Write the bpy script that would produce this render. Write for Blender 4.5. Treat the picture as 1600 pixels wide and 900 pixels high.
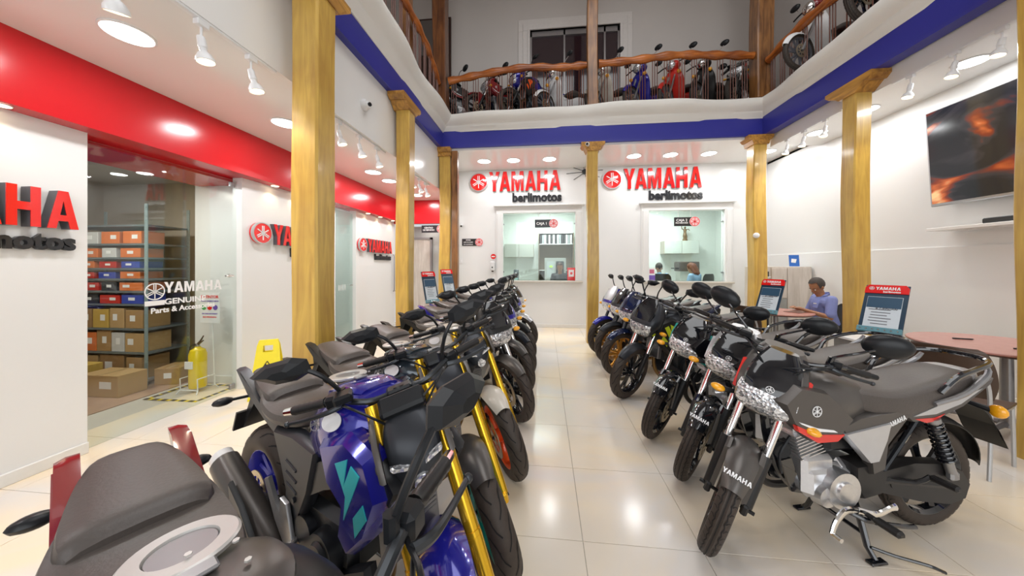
import bpy, bmesh, math, random
from mathutils import Vector, Matrix
random.seed(7)
PI = math.pi
scene = bpy.context.scene
COL = scene.collection
for o in list(bpy.data.objects):
    bpy.data.objects.remove(o)
# ------------------------------------------------------------------ camera, world, exposure
YAW = math.atan(51 / 490)
cam_data = bpy.data.cameras.new('camera')
cam_data.sensor_width = 36
cam_data.lens = 36 * 490 / 1600
cam_data.shift_y = -35 / 1600
cam_data.clip_start = 0.03
camera = bpy.data.objects.new('camera', cam_data)
camera.location = (0, 0, 1.45)
camera.rotation_euler = (PI / 2, 0, YAW)
COL.objects.link(camera)
scene.camera = camera
world = bpy.data.worlds.new('world')
scene.world = world
world.use_nodes = True
world.node_tree.nodes['Background'].inputs[0].default_value = (0.93, 0.96, 1.0, 1)
world.node_tree.nodes['Background'].inputs[1].default_value = 1.0
scene.view_settings.view_transform = 'Standard'
scene.view_settings.look = 'None'
scene.view_settings.gamma = 1
scene.view_settings.use_curve_mapping = False
scene.view_settings.exposure = -0.50

def lamp(kind, loc, energy, color=(1, 1, 1), size=0.2, rot=(0, 0, 0), spot=1.6, size_y=None):
    d = bpy.data.lights.new('lamp_light', kind)
    d.energy = energy
    d.color = color
    if kind == 'AREA':
        d.shape = 'DISK'
        d.size = size
        if size_y:
            d.shape = 'RECTANGLE'
            d.size_y = size_y
    else:
        d.shadow_soft_size = size
    if kind == 'SPOT':
        d.spot_size = spot
        d.spot_blend = 0.6
    o = bpy.data.objects.new('lamp_light', d)
    o.location = loc
    o.rotation_euler = rot
    COL.objects.link(o)
    return o
# unseen fill lamps added: one high under the atrium roof, one behind the camera
lamp('AREA', (0.9, 1.6, 7.9), 290, (0.97, 0.985, 1), 4.5, (0, 0, 0), size_y=5.0)
lamp('AREA', (0.9, -2.7, 2.3), 170, (0.95, 0.98, 1), 5.0, (PI / 2, 0, 0), size_y=3.2)

# ------------------------------------------------------------------ materials
MATS = {}
def nodes_of(name):
    m = bpy.data.materials.new(name)
    m.use_nodes = True
    nt = m.node_tree
    return m, nt, nt.nodes['Principled BSDF']

def mat(name, col, rough=0.5, metal=0.0, coat=0.0, noise=0.0, scale=20.0, bump=0.0, emit=0.0, spec=None):
    if name in MATS:
        return MATS[name]
    m, nt, b = nodes_of(name)
    b.inputs['Base Color'].default_value = (*col, 1)
    b.inputs['Roughness'].default_value = rough
    b.inputs['Metallic'].default_value = metal
    b.inputs['Coat Weight'].default_value = coat
    b.inputs['Coat Roughness'].default_value = 0.04
    if spec is not None:
        b.inputs['Specular IOR Level'].default_value = spec
    if emit:
        b.inputs['Emission Color'].default_value = (*col, 1)
        b.inputs['Emission Strength'].default_value = emit
    tc = nt.nodes.new('ShaderNodeTexCoord')
    n = nt.nodes.new('ShaderNodeTexNoise')
    n.inputs['Scale'].default_value = scale
    n.inputs['Detail'].default_value = 4
    nt.links.new(tc.outputs['Object'], n.inputs['Vector'])
    if noise or not emit:
        r = nt.nodes.new('ShaderNodeMapRange')
        a = noise if noise else 0.06
        r.inputs['To Min'].default_value = 1 - a
        r.inputs['To Max'].default_value = 1 + a
        nt.links.new(n.outputs['Fac'], r.inputs['Value'])
        x = nt.nodes.new('ShaderNodeVectorMath')
        x.operation = 'SCALE'
        x.inputs[0].default_value = col
        nt.links.new(r.outputs['Result'], x.inputs['Scale'])
        nt.links.new(x.outputs['Vector'], b.inputs['Base Color'])
    if bump:
        bp = nt.nodes.new('ShaderNodeBump')
        bp.inputs['Strength'].default_value = bump
        bp.inputs['Distance'].default_value = 0.005
        nt.links.new(n.outputs['Fac'], bp.inputs['Height'])
        nt.links.new(bp.outputs['Normal'], b.inputs['Normal'])
    MATS[name] = m
    return m

def wood_mat(name, c1, c2, axis=2, rough=0.35, coat=0.3, sc=1.0):
    m, nt, b = nodes_of(name)
    tc = nt.nodes.new('ShaderNodeTexCoord')
    mp = nt.nodes.new('ShaderNodeMapping')
    s = [9 * sc, 9 * sc, 9 * sc]
    s[axis] = 0.9 * sc
    mp.inputs['Scale'].default_value = s
    nt.links.new(tc.outputs['Object'], mp.inputs['Vector'])
    n = nt.nodes.new('ShaderNodeTexNoise')
    n.inputs['Scale'].default_value = 1.6
    n.inputs['Detail'].default_value = 6
    n.inputs['Distortion'].default_value = 1.4
    nt.links.new(mp.outputs['Vector'], n.inputs['Vector'])
    n2 = nt.nodes.new('ShaderNodeTexNoise')
    n2.inputs['Scale'].default_value = 2.2
    n2.inputs['Detail'].default_value = 3
    nt.links.new(tc.outputs['Object'], n2.inputs['Vector'])
    mx = nt.nodes.new('ShaderNodeMath')
    mx.operation = 'MULTIPLY_ADD'
    mx.inputs[1].default_value = 0.6
    nt.links.new(n.outputs['Fac'], mx.inputs[0])
    m2 = nt.nodes.new('ShaderNodeMath')
    m2.operation = 'MULTIPLY'
    m2.inputs[1].default_value = 0.4
    nt.links.new(n2.outputs['Fac'], m2.inputs[0])
    nt.links.new(m2.outputs[0], mx.inputs[2])
    cr = nt.nodes.new('ShaderNodeValToRGB')
    cr.color_ramp.elements[0].position = 0.36
    cr.color_ramp.elements[0].color = (*c1, 1)
    cr.color_ramp.elements[1].position = 0.62
    cr.color_ramp.elements[1].color = (*c2, 1)
    nt.links.new(mx.outputs[0], cr.inputs['Fac'])
    nt.links.new(cr.outputs['Color'], b.inputs['Base Color'])
    b.inputs['Roughness'].default_value = rough
    b.inputs['Coat Weight'].default_value = coat
    b.inputs['Coat Roughness'].default_value = 0.12
    bp = nt.nodes.new('ShaderNodeBump')
    bp.inputs['Strength'].default_value = 0.15
    bp.inputs['Distance'].default_value = 0.004
    nt.links.new(n.outputs['Fac'], bp.inputs['Height'])
    nt.links.new(bp.outputs['Normal'], b.inputs['Normal'])
    MATS[name] = m
    return m

def glass_mat(name, tint, refl=0.06):
    m = bpy.data.materials.new(name)
    m.use_nodes = True
    nt = m.node_tree
    nt.nodes.remove(nt.nodes['Principled BSDF'])
    out = nt.nodes['Material Output']
    t = nt.nodes.new('ShaderNodeBsdfTransparent')
    t.inputs[0].default_value = (*tint, 1)
    g = nt.nodes.new('ShaderNodeBsdfGlossy')
    g.inputs['Roughness'].default_value = 0.02
    f = nt.nodes.new('ShaderNodeLayerWeight')
    p = nt.nodes.new('ShaderNodeMath')
    p.operation = 'POWER'
    p.inputs[1].default_value = 4.5
    nt.links.new(f.outputs['Facing'], p.inputs[0])
    a = nt.nodes.new('ShaderNodeMath')
    a.operation = 'ADD'
    a.inputs[1].default_value = refl
    mx = nt.nodes.new('ShaderNodeMixShader')
    nt.links.new(p.outputs[0], a.inputs[0])
    nt.links.new(a.outputs[0], mx.inputs[0])
    nt.links.new(t.outputs[0], mx.inputs[1])
    nt.links.new(g.outputs[0], mx.inputs[2])
    nt.links.new(mx.outputs[0], out.inputs['Surface'])
    MATS[name] = m
    return m

def floor_mat(name, ca, cb, rough=0.16, sc=1.1):
    m, nt, b = nodes_of(name)
    g = nt.nodes.new('ShaderNodeNewGeometry')
    n = nt.nodes.new('ShaderNodeTexNoise')
    n.inputs['Scale'].default_value = sc
    n.inputs['Detail'].default_value = 5
    n.inputs['Distortion'].default_value = 0.8
    nt.links.new(g.outputs['Position'], n.inputs['Vector'])
    cr = nt.nodes.new('ShaderNodeValToRGB')
    cr.color_ramp.elements[0].position = 0.38
    cr.color_ramp.elements[0].color = (*ca, 1)
    cr.color_ramp.elements[1].position = 0.6
    cr.color_ramp.elements[1].color = (*cb, 1)
    nt.links.new(n.outputs['Fac'], cr.inputs['Fac'])
    nt.links.new(cr.outputs['Color'], b.inputs['Base Color'])
    b.inputs['Roughness'].default_value = rough
    b.inputs['Specular IOR Level'].default_value = 0.55
    MATS[name] = m
    return m

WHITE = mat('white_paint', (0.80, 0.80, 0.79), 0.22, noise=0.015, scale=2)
CEIL = mat('ceiling_paint', (0.84, 0.83, 0.81), 0.18, noise=0.01, scale=2)
SURR = mat('upper_surround_paint', (0.72, 0.68, 0.65), 0.5)
GROOVE = mat('tread_groove', (0.006, 0.005, 0.005), 0.8)
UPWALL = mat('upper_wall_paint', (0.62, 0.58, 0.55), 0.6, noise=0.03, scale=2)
PLASTER = mat('white_plaster', (0.80, 0.78, 0.73), 0.55, noise=0.03, scale=3, bump=0.2)
RED = mat('red_paint', (0.56, 0.012, 0.018), 0.2, noise=0.02, scale=2)
BLUE = mat('blue_paint', (0.033, 0.036, 0.30), 0.35, noise=0.05, scale=3)
BASEB = mat('skirting_white', (0.78, 0.77, 0.74), 0.3)
WOOD = wood_mat('honey_wood', (0.47, 0.27, 0.055), (0.68, 0.44, 0.09))
WOODCAP = wood_mat('honey_wood_across', (0.22, 0.09, 0.02), (0.62, 0.32, 0.06), 1)
WOODDK = wood_mat('dark_wood', (0.07, 0.02, 0.006), (0.20, 0.07, 0.018))
WOODMD = wood_mat('brown_wood', (0.10, 0.035, 0.01), (0.34, 0.15, 0.045))
RAIL = wood_mat('orange_wood', (0.17, 0.035, 0.005), (0.52, 0.15, 0.02), 0)
RAILY = wood_mat('orange_wood_long', (0.17, 0.035, 0.005), (0.52, 0.15, 0.02), 1)
BALU = mat('varnished_baluster', (0.12, 0.03, 0.012), 0.35, noise=0.2, scale=9)
PALEWOOD = wood_mat('pale_ash_wood', (0.50, 0.44, 0.38), (0.66, 0.60, 0.54), 2, 0.45, 0.0)
FLOOR = floor_mat('cream_porcelain', (0.76, 0.71, 0.66), (0.88, 0.74, 0.55))  # grey and cream mottle, partly standing in for reflections on the polish
GROUT = mat('grout', (0.50, 0.46, 0.40), 0.8)
BROWNFL = floor_mat('terracotta_floor', (0.36, 0.22, 0.15), (0.46, 0.30, 0.21), 0.3, 3)
GLASS = glass_mat('clear_glass', (0.91, 0.95, 0.935), 0.05)
GLASSG = glass_mat('green_glass', (0.90, 0.96, 0.94), 0.03)
LETRED = mat('sign_red', (0.80, 0.012, 0.012), 0.15, coat=0.5)
LETBLK = mat('sign_black', (0.025, 0.026, 0.03), 0.2)
LETGRY = mat('sign_grey_side', (0.10, 0.10, 0.115), 0.3)
SIGNWH = mat('sign_white', (0.85, 0.85, 0.85), 0.3)
LAMPW = mat('lit_white_lamp', (1, 0.99, 0.97), emit=9)
LAMPY = mat('lit_warm_lamp', (1, 0.80, 0.5), emit=9)
PLASW = mat('white_plastic', (0.78, 0.78, 0.78), 0.3)
PLASB = mat('black_plastic', (0.011, 0.012, 0.014), 0.34, spec=0.32)
MATBLK = mat('matte_black', (0.016, 0.015, 0.015), 0.38, noise=0.1, spec=0.38)
GLOBLK = mat('gloss_black', (0.008, 0.009, 0.012), 0.08, coat=0.8)
SEATM = mat('seat_vinyl', (0.075, 0.062, 0.055), 0.42, noise=0.15, scale=120, bump=0.15)
RUBBER = mat('tyre_rubber', (0.046, 0.033, 0.025), 0.6, noise=0.2, scale=40)
GREYM = mat('matte_grey', (0.105, 0.095, 0.088), 0.34, metal=0.45)
CHARC = mat('charcoal_paint', (0.036, 0.039, 0.046), 0.33, metal=0.35, spec=0.4)
SILVER = mat('silver_paint', (0.58, 0.58, 0.59), 0.28, metal=0.6)
ALU = mat('cast_aluminium', (0.68, 0.68, 0.69), 0.28, metal=0.85, noise=0.1, scale=60)
CHROME = mat('chrome', (0.80, 0.80, 0.80), 0.08, metal=1.0)
GOLD = mat('gold_anodised', (0.85, 0.50, 0.03), 0.22, metal=0.75)
GOLDW = mat('bronze_gold_wheel', (0.62, 0.30, 0.05), 0.3, metal=0.6)
STEEL = mat('brushed_steel', (0.33, 0.33, 0.34), 0.35, metal=0.8)
DSTEEL = mat('dark_steel', (0.055, 0.06, 0.066), 0.35, metal=0.7)
BIKEBLUE = mat('racing_blue', (0.018, 0.018, 0.30), 0.14, metal=0.25, coat=0.8)
BLUEWH = mat('blue_wheel', (0.03, 0.035, 0.42), 0.25, coat=0.3)
DKBLUE = mat('midnight_blue', (0.012, 0.022, 0.075), 0.12, metal=0.3, coat=0.8)
CYAN = mat('cyan_accent', (0.02, 0.52, 0.56), 0.3)
TEAL = mat('teal_wheel', (0.02, 0.36, 0.31), 0.3, coat=0.3)
TEALDK = mat('dark_teal_tank', (0.04, 0.055, 0.07), 0.15, metal=0.4, coat=0.7)
ORANGEW = mat('orange_red_wheel', (0.90, 0.11, 0.015), 0.28, coat=0.3)
PEARL = mat('pearl_white', (0.60, 0.55, 0.48), 0.3, coat=0.3)
BRED = mat('deep_red', (0.22, 0.012, 0.015), 0.15, coat=0.8)
HRED = mat('accent_red', (0.70, 0.03, 0.02), 0.25, coat=0.4)
YELG = mat('yellow_green_accent', (0.62, 0.72, 0.03), 0.3)
AMBER = mat('amber_lens', (0.95, 0.42, 0.01), 0.12, coat=0.6)
REDLENS = mat('red_lens', (0.45, 0.01, 0.01), 0.1, coat=0.8)
BRONZE = mat('bronze', (0.30, 0.18, 0.07), 0.35, metal=0.8)
DISC = mat('disc_steel', (0.50, 0.42, 0.30), 0.3, metal=0.8)
MIRG = mat('mirror_glass', (0.75, 0.77, 0.8), 0.03, metal=1.0)
def headlamp_mat():
    m, nt, b = nodes_of('faceted_headlamp')
    tc = nt.nodes.new('ShaderNodeTexCoord')
    v = nt.nodes.new('ShaderNodeTexVoronoi')
    v.inputs['Scale'].default_value = 60
    nt.links.new(tc.outputs['Object'], v.inputs['Vector'])
    cr = nt.nodes.new('ShaderNodeValToRGB')
    cr.color_ramp.elements[0].color = (0.30, 0.31, 0.33, 1)
    cr.color_ramp.elements[1].color = (0.92, 0.93, 0.95, 1)
    cr.color_ramp.elements[0].position = 0.15
    cr.color_ramp.elements[1].position = 0.55
    sx = nt.nodes.new('ShaderNodeSeparateColor')
    nt.links.new(v.outputs['Color'], sx.inputs[0])
    nt.links.new(sx.outputs[0], cr.inputs['Fac'])
    nt.links.new(cr.outputs['Color'], b.inputs['Base Color'])
    b.inputs['Metallic'].default_value = 0.7
    b.inputs['Roughness'].default_value = 0.12
    b.inputs['Coat Weight'].default_value = 1
    b.inputs['Coat Roughness'].default_value = 0.02
    bp = nt.nodes.new('ShaderNodeBump')
    bp.inputs['Strength'].default_value = 0.5
    bp.inputs['Distance'].default_value = 0.01
    nt.links.new(v.outputs['Distance'], bp.inputs['Height'])
    nt.links.new(bp.outputs['Normal'], b.inputs['Normal'])
    MATS['lamp'] = m
    return m
LENS = headlamp_mat()

# ------------------------------------------------------------------ mesh helpers
def crm(pts, n):
    """Catmull-Rom through all points, n steps per span (points: tuples or Vectors)."""
    pts = [Vector(p) for p in pts]
    if len(pts) < 3 or n <= 1:
        return pts
    out = []
    for i in range(len(pts) - 1):
        p1, p2 = pts[i], pts[i + 1]
        p0 = pts[i - 1] if i else p1 * 2 - p2
        p3 = pts[i + 2] if i + 2 < len(pts) else p2 * 2 - p1
        for k in range(n):
            t = k / n
            out.append(0.5 * ((2 * p1) + (p2 - p0) * t + (2 * p0 - 5 * p1 + 4 * p2 - p3) * t * t + (3 * p1 - p0 - 3 * p2 + p3) * t ** 3))
    out.append(pts[-1])
    return out

class MB:
    def __init__(s):
        s.v = []
        s.f = []
    def add(s, vs, fs, M=None):
        b = len(s.v)
        s.v += [tuple(M @ Vector(p)) if M is not None else tuple(p) for p in vs]
        s.f += [tuple(b + i for i in f) for f in fs]
        return s
    def box(s, c, d, M=None, bev=0.0, yaw=0.0, rot=None):
        """centre c, full size d, optional chamfer"""
        hx, hy, hz = d[0] / 2, d[1] / 2, d[2] / 2
        R = Matrix.Translation(c)
        if rot is not None:
            R = R @ rot
        elif yaw:
            R = R @ Matrix.Rotation(yaw, 4, 'Z')
        if M is not None:
            R = M @ R
        if bev <= 0:
            vs = [(x * hx, y * hy, z * hz) for x in (-1, 1) for y in (-1, 1) for z in (-1, 1)]
            fs = [(0, 1, 3, 2), (4, 6, 7, 5), (0, 4, 5, 1), (2, 3, 7, 6), (0, 2, 6, 4), (1, 5, 7, 3)]
            return s.add(vs, fs, R)
        h = (hx, hy, hz)
        vs, idx = [], {}
        for sx in (-1, 1):
            for sy in (-1, 1):
                for sz in (-1, 1):
                    for a in range(3):
                        p = [sx * (hx - bev), sy * (hy - bev), sz * (hz - bev)]
                        p[a] = (sx, sy, sz)[a] * h[a]
                        idx[(sx, sy, sz, a)] = len(vs)
                        vs.append(tuple(p))
        fs = []
        S = (-1, 1)
        for a in range(3):
            b, c2 = [k for k in range(3) if k != a]
            for sa in S:
                q = []
                for sb, sc in ((-1, -1), (1, -1), (1, 1), (-1, 1)):
                    t = [0, 0, 0]
                    t[a], t[b], t[c2] = sa, sb, sc
                    q.append(idx[(*t, a)])
                fs.append(q)
            for sb in S:
                for sc in S:
                    q = []
                    for sa, ax in ((-1, b), (1, b), (1, c2), (-1, c2)):
                        t = [0, 0, 0]
                        t[a], t[b], t[c2] = sa, sb, sc
                        q.append(idx[(*t, ax)])
                    fs.append(q)
        for sx in S:
            for sy in S:
                for sz in S:
                    fs.append([idx[(sx, sy, sz, a)] for a in range(3)])
        out = []
        for f in fs:
            P = [Vector(vs[i]) for i in f]
            n = (P[1] - P[0]).cross(P[2] - P[0])
            cc = sum(P, Vector()) / len(P)
            out.append(f if n.dot(cc) > 0 else f[::-1])
        return s.add(vs, out, R)
    def tube(s, pts, r, n=8, sm=1, cap=True, M=None, flat=1.0):
        if sm > 1:
            rr = r if isinstance(r, (list, tuple)) else [r] * len(pts)
            q = crm(pts, sm)
            rad = []
            for i in range(len(pts) - 1):
                for k in range(sm):
                    rad.append(rr[i] + (rr[i + 1] - rr[i]) * k / sm)
            rad.append(rr[-1])
            pts, r = q, rad
        pts = [Vector(p) for p in pts]
        if not isinstance(r, (list, tuple)):
            r = [r] * len(pts)
        t0 = (pts[1] - pts[0]).normalized()
        up = Vector((0, 0, 1)) if abs(t0.z) < 0.9 else Vector((1, 0, 0))
        u = t0.cross(up).normalized()
        vs, fs = [], []
        for i, p in enumerate(pts):
            if i == 0:
                t = t0
            elif i == len(pts) - 1:
                t = (pts[i] - pts[i - 1]).normalized()
            else:
                t = (pts[i + 1] - pts[i - 1]).normalized()
            u = (u - t * u.dot(t)).normalized()
            w = t.cross(u)
            for k in range(n):
                a = 2 * PI * k / n
                vs.append(p + (u * math.cos(a) + w * math.sin(a) * flat) * r[i])
        for i in range(len(pts) - 1):
            for k in range(n):
                k2 = (k + 1) % n
                fs.append((i * n + k, i * n + k2, (i + 1) * n + k2, (i + 1) * n + k))
        if cap:
            fs.append(tuple(range(n))[::-1])
            fs.append(tuple((len(pts) - 1) * n + k for k in range(n)))
        return s.add(vs, fs, M)
    def cyl(s, a, b, r, n=16, r2=None, M=None):
        return s.tube([a, b], [r, r if r2 is None else r2], n, M=M)
    def lathe(s, prof, n=32, M=None, closed=False, phase=0.0):
        """profile (r, h) turned about Z"""
        vs, fs = [], []
        m = len(prof)
        for k in range(n):
            a = 2 * PI * k / n + phase
            for r, h in prof:
                vs.append((r * math.cos(a), r * math.sin(a), h))
        for k in range(n):
            k2 = (k + 1) % n
            for j in range(m - 1 + (1 if closed else 0)):
                j2 = (j + 1) % m
                fs.append((k * m + j, k2 * m + j, k2 * m + j2, k * m + j2))
        if not closed:
            if prof[0][0] > 1e-5:
                fs.append(tuple(k * m for k in range(n))[::-1])
            if prof[-1][0] > 1e-5:
                fs.append(tuple(k * m + m - 1 for k in range(n)))
        return s.add(vs, fs, M)
    def loft(s, st, nx=4, M=None, sym=True):
        """stations of half profiles (top centre ... bottom centre, y>=0), mirrored, smooth along the stations"""
        k = len(st[0])
        cols = [crm([q[j] for q in st], nx) for j in range(k)]
        rings = [[cols[j][i] for j in range(k)] for i in range(len(cols[0]))]
        if sym:
            rings = [r + [Vector((p.x, -p.y, p.z)) for p in r[-2:0:-1]] for r in rings]
        n = len(rings[0])
        vs = [p for r in rings for p in r]
        fs = []
        for i in range(len(rings) - 1):
            for j in range(n):
                j2 = (j + 1) % n
                fs.append((i * n + j, (i + 1) * n + j, (i + 1) * n + j2, i * n + j2))
        fs.append(tuple(range(n)))
        fs.append(tuple((len(rings) - 1) * n + j for j in range(n))[::-1])
        return s.add(vs, fs, M)
    def plate(s, poly, y0, y1, inset=0.0, M=None, axis='y', bow=None):
        """polygon (x,z) between y0 and y1; outer side (y1) may be inset"""
        n = len(poly)
        cx = sum(p[0] for p in poly) / n
        cz = sum(p[1] for p in poly) / n
        def q(p, k):
            return (cx + (p[0] - cx) * k, cz + (p[1] - cz) * k)
        size = max(max(abs(p[0] - cx), abs(p[1] - cz)) for p in poly)
        k = 1 - inset / size if size else 1
        A = poly
        B = [q(p, k) for p in poly]
        if axis == 'y':
            f = lambda p, y: (p[0], y + (bow(p) if bow else 0), p[1])
        elif axis == 'z':
            f = lambda p, y: (p[0], p[1], y)
        else:
            f = lambda p, y: (y, p[0], p[1])
        ym = y0 + (y1 - y0) * 0.55
        rings = [(A, y0), (A, ym), (B, y1)] if inset else [(A, y0), (A, y1)]
        vs = [f(p, y) for R_, y in rings for p in R_]
        fs = []
        for i in range(len(rings) - 1):
            for j in range(n):
                j2 = (j + 1) % n
                fs.append((i * n + j, i * n + j2, (i + 1) * n + j2, (i + 1) * n + j))
        fs.append(tuple(range(n))[::-1])
        fs.append(tuple((len(rings) - 1) * n + j for j in range(n)))
        return s.add(vs, fs, M)
    def strip(s, rows, M=None, thick=0.0):
        """grid of points rows -> surface, optional thickness along its normal"""
        k = len(rows[0])
        vs = [Vector(p) for r in rows for p in r]
        fs = []
        for i in range(len(rows) - 1):
            for j in range(k - 1):
                fs.append((i * k + j, i * k + j + 1, (i + 1) * k + j + 1, (i + 1) * k + j))
        if thick:
            nr = [Vector() for _ in vs]
            for f in fs:
                nn = (vs[f[1]] - vs[f[0]]).cross(vs[f[3]] - vs[f[0]])
                for i in f:
                    nr[i] += nn
            m = len(vs)
            vs = vs + [vs[i] - nr[i].normalized() * thick for i in range(m)]
            fs2 = [tuple(m + i for i in f[::-1]) for f in fs]
            L = len(rows)
            edge = [j for j in range(k)] + [i * k + k - 1 for i in range(1, L)] + [(L - 1) * k + j for j in range(k - 2, -1, -1)] + [i * k for i in range(L - 2, 0, -1)]
            for a, b in zip(edge, edge[1:] + edge[:1]):
                fs2.append((b, a, m + a, m + b))
            fs = fs + fs2
        return s.add(vs, fs, M)
    def ball(s, c, r, n=12, M=None, sc=(1, 1, 1)):
        prof = [(r * math.sin(PI * j / (n // 2)), -r * math.cos(PI * j / (n // 2))) for j in range(n // 2 + 1)]
        prof[0] = (0, -r)
        prof[-1] = (0, r)
        T = Matrix.Translation(c) @ Matrix.Diagonal((*sc, 1))
        if M is not None:
            T = M @ T
        return s.lathe(prof, n, T)
    def mesh(s, name, smooth=35):
        me = bpy.data.meshes.new(name)
        me.from_pydata(s.v, [], s.f)
        me.validate()
        if smooth:
            bm = bmesh.new()
            bm.from_mesh(me)
            bmesh.ops.remove_doubles(bm, verts=bm.verts, dist=1e-5)
            bmesh.ops.recalc_face_normals(bm, faces=bm.faces)
            bm.to_mesh(me)
            bm.free()
            me.polygons.foreach_set('use_smooth', [True] * len(me.polygons))
            me.set_sharp_from_angle(angle=math.radians(smooth))
        return me
    def build(s, name, m, parent=None, loc=None, rot=None, M=None, smooth=35):
        return put(name, s.mesh(name, smooth), m, parent, loc, rot, M)

def put(name, me, m, parent=None, loc=None, rot=None, M=None):
    o = bpy.data.objects.new(name, me)
    COL.objects.link(o)
    if m is not None:
        if not me.materials:
            me.materials.append(m)
        elif me.materials[0] is not m:
            o.material_slots[0].link = 'OBJECT'
            o.material_slots[0].material = m
    o.parent = parent
    if M is not None:
        o.matrix_basis = M
    if loc is not None:
        o.location = loc
    if rot is not None:
        o.rotation_euler = rot
    return o

def tag(o, label=None, cat=None, group=None, kind=None):
    if label:
        o['label'] = label
    if cat:
        o['category'] = cat
    if group:
        o['group'] = group
    if kind:
        o['kind'] = kind
    return o

def empty(name, loc=(0, 0, 0), rz=0.0, label=None, cat=None, group=None):
    o = bpy.data.objects.new(name, None)
    o.empty_display_size = 0.1
    COL.objects.link(o)
    o.location = loc
    o.rotation_euler = (0, 0, rz)
    return tag(o, label, cat, group)

def kids(o):
    return [c for c in bpy.data.objects if c.parent is o]

def copy_tree(o, parent=None, tree=None):
    c = o.copy()
    COL.objects.link(c)
    c.parent = parent
    for ch in tree.get(o, []):
        copy_tree(ch, c, tree)
    return c

def tree_of():
    t = {}
    for o in bpy.data.objects:
        if o.parent:
            t.setdefault(o.parent, []).append(o)
    return t

def frame(origin, right, up):
    """matrix taking (x,y,z)=(right, up, out) to the world"""
    r = Vector(right).normalized()
    u = Vector(up)
    u = (u - r * u.dot(r)).normalized()
    n = r.cross(u)
    M = Matrix((r, u, n)).transposed().to_4x4()
    M.translation = Vector(origin)
    return M

TCACHE = {}
def text_mesh(s, size, depth=0.001, bold=0.0, ax=1.0, align='CENTER'):
    key = (s, size, depth, bold, ax, align)
    if key in TCACHE:
        return TCACHE[key]
    cu = bpy.data.curves.new('lettering', 'FONT')
    cu.body = s
    cu.size = size
    cu.extrude = depth
    cu.offset = bold
    cu.align_x = align
    cu.align_y = 'CENTER'
    cu.resolution_u = 3
    o = bpy.data.objects.new('lettering_tmp', cu)
    COL.objects.link(o)
    bpy.context.view_layer.update()
    me = bpy.data.meshes.new_from_object(o.evaluated_get(bpy.context.evaluated_depsgraph_get()))
    bpy.data.objects.remove(o)
    me.name = 'lettering'
    if ax != 1.0:
        me.transform(Matrix.Diagonal((ax, 1, 1, 1)))
    TCACHE[key] = me
    return me

# block letters of the big wordmark, unit height, (outline, width)
def _letters():
    Y = [(0, 1), (.24, 1), (.38, .60), (.52, 1), (.76, 1), (.49, .42), (.49, 0), (.27, 0), (.27, .42)]
    A = [(0, 0), (.21, 0), (.26, .2), (.50, .2), (.55, 0), (.76, 0), (.50, 1), (.26, 1)]
    Ah = [(.30, .36), (.46, .36), (.38, .74)]
    Mm = [(0, 0), (.19, 0), (.19, .66), (.36, 0), (.50, 0), (.67, .66), (.67, 0), (.86, 0), (.86, 1), (.60, 1), (.43, .38), (.26, 1), (0, 1)]
    H = [(0, 0), (.22, 0), (.22, .40), (.50, .40), (.50, 0), (.72, 0), (.72, 1), (.50, 1), (.50, .60), (.22, .60), (.22, 1), (0, 1)]
    return {'Y': (Y, None, .76), 'A': (A, Ah, .84), 'M': (Mm, None, .98), 'H': (H, None, .86)}
LET = _letters()
WORD = 'YAMAHA'
WORD_W = sum(LET[c][2] for c in WORD)

def letter_mb(c, h, d, z0=0.0, shrink=0.0):
    """one solid block letter of height h, from z0 to z0+d, in the (x,y) plane"""
    out, hole, w = LET[c]
    mb = MB()
    if hole is None:
        P = [(p[0] * h, p[1] * h) for p in out]
        mb.plate(P, z0, z0 + d, axis='z')
        return mb
    # A: ring of quads between outline and counter
    L = [(0, 0), (.21, 0), (.26, .2), (.30, .36), (.38, .74), (.38, 1), (.26, 1)]
    Rr = [(.76 - p[0], p[1]) for p in L]
    bar = [(.26, .2), (.50, .2), (.46, .36), (.30, .36)]
    for P in (L, Rr[::-1], bar):
        mb.plate([(p[0] * h, p[1] * h) for p in P], z0, z0 + d, axis='z')
    return mb

def word_mb(h, d, z0=0.0):
    mb = MB()
    x = -WORD_W * h / 2
    for c in WORD:
        l = letter_mb(c, h, d, z0)
        mb.add(l.v, l.f, Matrix.Translation((x, 0, 0)))
        x += LET[c][2] * h
    return mb

def forks_mb(r, d, z0=0.0, ring=True):
    """round emblem: ring with three crossed tuning forks"""
    mb = MB()
    if ring:
        mb.lathe([(r * .88, z0), (r, z0), (r, z0 + d), (r * .88, z0 + d)], 32, closed=True)
    for k in range(3):
        M = Matrix.Rotation(PI / 2 + k * 2 * PI / 3, 4, 'Z')
        for sy in (-1, 1):
            mb.box((r * .50, sy * r * .10, z0 + d / 2), (r * .72, r * .09, d), M)
        mb.box((r * .16, 0, z0 + d / 2), (r * .12, r * .29, d), M)
        mb.box((-r * .42, 0, z0 + d / 2), (r * .84, r * .10, d), M)
    return mb

# ------------------------------------------------------------------ motorcycles (x forward, y left, origin on the floor under the middle)
MC = {}
CAPR = mat('fuel_cap_ring', (.62, .60, .57), .3, metal=.3)
def P_(name, key, fn, m, parent, M=None, label=None):
    """a part whose mesh is shared by every bike with the same key"""
    if key not in MC:
        mb = MB()
        r = fn(mb)
        MC[key] = r if isinstance(r, bpy.types.Mesh) else mb.mesh(key)
    o = put(name, MC[key], m, parent, M=M)
    if label:
        o['label'] = label
    return o

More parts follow.
